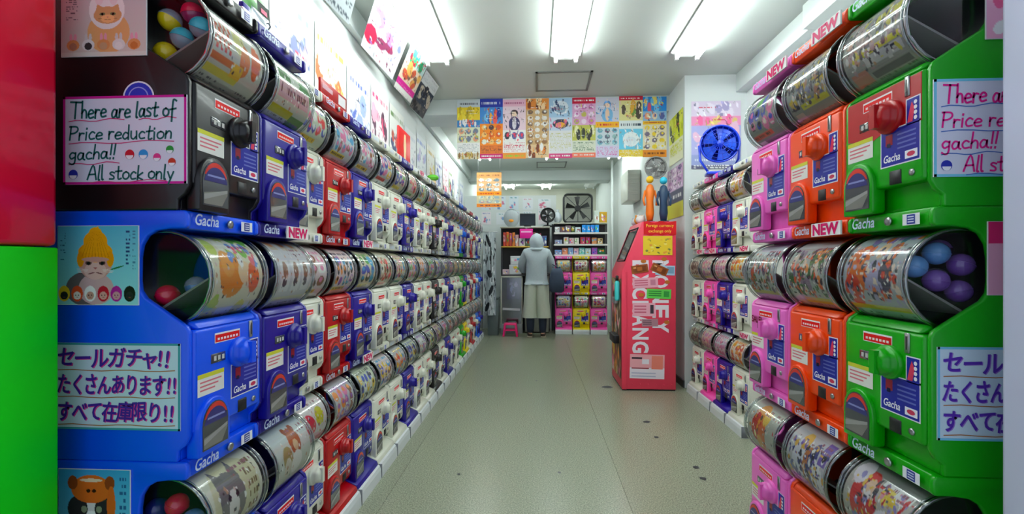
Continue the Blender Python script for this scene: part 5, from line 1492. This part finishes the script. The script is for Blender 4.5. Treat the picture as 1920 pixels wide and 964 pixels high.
# body: pelvis 0, spine, neck, head; legs; arms reaching forward (away from the camera)
V = [(0,0,.86),(0,.0,1.08),(0,.01,1.32),(0,.03,1.44),(0,.06,1.50),(0,.08,1.60),
     (-.09,0,.82),(-.095,.01,.46),(-.10,.0,.09),(-.105,-.03,.035),(-.115,.11,.03),
     (.09,0,.82),(.095,.01,.46),(.10,.0,.09),(.105,-.03,.035),(.115,.11,.03),
     (-.18,.01,1.36),(-.235,.08,1.13),(-.17,.27,1.06),(-.15,.33,1.06),
     (.18,.01,1.36),(.235,.08,1.13),(.17,.27,1.06),(.15,.33,1.06)]
E_ = [(0,1),(1,2),(2,3),(3,4),(4,5),(0,6),(6,7),(7,8),(8,9),(9,10),(0,11),(11,12),(12,13),(13,14),(14,15),(2,16),(16,17),(17,18),(18,19),(2,20),(20,21),(21,22),(22,23)]
Rr = [(.14,.10),(.13,.09),(.13,.09),.055,.05,(.075,.09),.08,.055,.038,.035,.03,.08,.055,.038,.035,.03,.055,.042,.032,.025,.055,.042,.032,.025]
obj_body = skin('body', V, E_, Rr, m_skin, pe)
for s in (-1, 1):
    for q_ in range(4):
        bx_ = s*(.15-.022*(q_-1.5)*-1)
        fl_ = (.058, .066, .062, .05)[q_]
        skin('finger', [(s*.15+(q_-1.5)*.018, .345, 1.062), (s*.15+(q_-1.5)*.019, .345+fl_*.6, 1.062), (s*.15+(q_-1.5)*.019, .345+fl_, 1.046)], [(0,1),(1,2)], [.009,.0085,.007], m_skin, obj_body, sub=1)
    skin('thumb', [(s*.125, .325, 1.062), (s*.098, .350, 1.06), (s*.095, .378, 1.052)], [(0,1),(1,2)], [.010,.009,.008], m_skin, obj_body, sub=1)
m_hood = mat('hoodie_grey', (176, 188, 194), .85, noise=(40, .10), bump=.4)
# hoodie: torso with sleeves
V = [(0,0,.87),(0,0,1.02),(0,0,1.20),(0,.01,1.34),(0,.03,1.45),
     (-.17,.01,1.365),(-.245,.06,1.18),(-.235,.15,1.09),(-.18,.25,1.075),
     (.17,.01,1.365),(.245,.06,1.18),(.235,.15,1.09),(.18,.25,1.075)]
E_ = [(0,1),(1,2),(2,3),(3,4),(3,5),(5,6),(6,7),(7,8),(3,9),(9,10),(10,11),(11,12)]
Rr = [(.185,.14),(.185,.14),(.185,.13),(.16,.12),(.085,.085),.085,.075,.065,.05,.085,.075,.065,.05]
skin('hoodie', V, E_, Rr, m_hood, pe, root=1)
obj('hoodie_hem', MB().tube([(.185*math.cos(2*PI*k/24), .14*math.sin(2*PI*k/24), .865) for k in range(24)], .018, 8, True), m_hood, pe)
# raised hood: egg round the head, open to the front
b = MB()
n, mm = 20, 14
g = []
for j in range(mm+1):
    t_ = j/mm
    zz = 1.40+.295*t_
    rr = .100+.018*t_/.42 if t_ < .42 else .118*math.sqrt(max(0, 1-((t_-.42)/.58)**2))
    rr = max(rr, .012)
    ring = []
    for k in range(n+1):
        a = R(-235+290*k/n)            # leaves the face side open (towards +y)
        wob = 1+.035*math.sin(5*a+7*t_)
        ring.append(b.vert((rr*wob*math.cos(a), .055+rr*1.12*wob*math.sin(a)-.02*t_*(1-t_), zz)))
    g.append(ring)
for j in range(mm):
    for k in range(n): b.face((g[j][k], g[j][k+1], g[j+1][k+1], g[j+1][k]), True)
b.face(g[mm])
obj('hood', fixn(b.mesh('hood')), m_hood, pe)
obj('hood_roll', MB().tube([(.12*math.cos(R(a)), .03+.10*math.sin(R(a)), 1.425) for a in range(-215, 36, 16)], [.026]*16, 8), m_hood, pe)
m_sho = mat('shorts_pale', (200, 206, 190), .8, noise=(30, .06))
b = MB()
for s in (-1, 1):
    rings = []
    for (z, cx, rx_, ry_) in ((.90,.075,.105,.135),(.80,.085,.112,.145),(.60,.098,.112,.14),(.42,.108,.118,.14),(.32,.112,.122,.142)):
        rings.append([b.vert((s*cx+rx_*(1+.05*math.sin(4*a+z*9))*math.cos(a), ry_*(1+.05*math.sin(5*a))*math.sin(a), z)) for a in [2*PI*k/24 for k in range(24)]])
    for p, q_ in zip(rings, rings[1:]):
        for k in range(24): b.face((p[k], p[(k+1) % 24], q_[(k+1) % 24], q_[k]), True)
obj('shorts', fixn(b.mesh('shorts')), m_sho, pe)
m_leg = mat('legging_navy', (36, 46, 66), .8)
for s in (-1, 1):
    lg = obj('legging', fixn(MB().lathe([(.066, .44), (.068, .30), (.060, .16), (.052, .075)], 16, Matrix.Translation((s*.10, 0, 0))).mesh('legging')), m_leg, pe)
    sh = skin('shoe', [(s*.105, -.055, .045), (s*.107, .03, .045), (s*.115, .12, .038), (s*.118, .17, .032)], [(0,1),(1,2),(2,3)], [.042,.046,.042,.03], mat('shoe_brown', (70, 56, 48), .6), pe)
    obj('sole', bevel_mesh(MB().box(s*.11-.044, s*.11+.044, -.095, .20, 0, .018).mesh('sole'), .006), mat('shoe_sole', (150, 140, 120), .6), sh)
# shoulder bag
bg_ = thing('shoulder_bag', 'dark navy shoulder bag hanging at the right side of the customer', 'bag', (.32, 7.255, .74), 0)
m_bag = mat('bag_navy', (40, 54, 76), .75, noise=(20, .12))
b = MB()
rings = []
for (z, w, d) in ((0,.085,.05),(.02,.115,.075),(.16,.118,.08),(.30,.100,.065),(.38,.075,.03)):
    rings.append([b.vert((w*math.copysign(abs(math.cos(a))**.6, math.cos(a))*(1+.04*math.sin(3*a+z*20)), d*math.copysign(abs(math.sin(a))**.6, math.sin(a)), z)) for a in [2*PI*k/28 for k in range(28)]])
for p, q_ in zip(rings, rings[1:]):
    for k in range(28): b.face((p[k], p[(k+1) % 28], q_[(k+1) % 28], q_[k]), True)
b.face(rings[0][::-1]); b.face(rings[-1])
obj('bag_body', fixn(b.mesh('bag_body')), m_bag, bg_)
for d in (-.022, .022): obj('handle', MB().tube([(-.05, d, .37), (-.062, d*.6+.06, .41), (-.066, .166+d*.2, .445), (-.02, d*.6+.07, .42), (.045, d, .37)], .008, 7), m_bag, bg_)
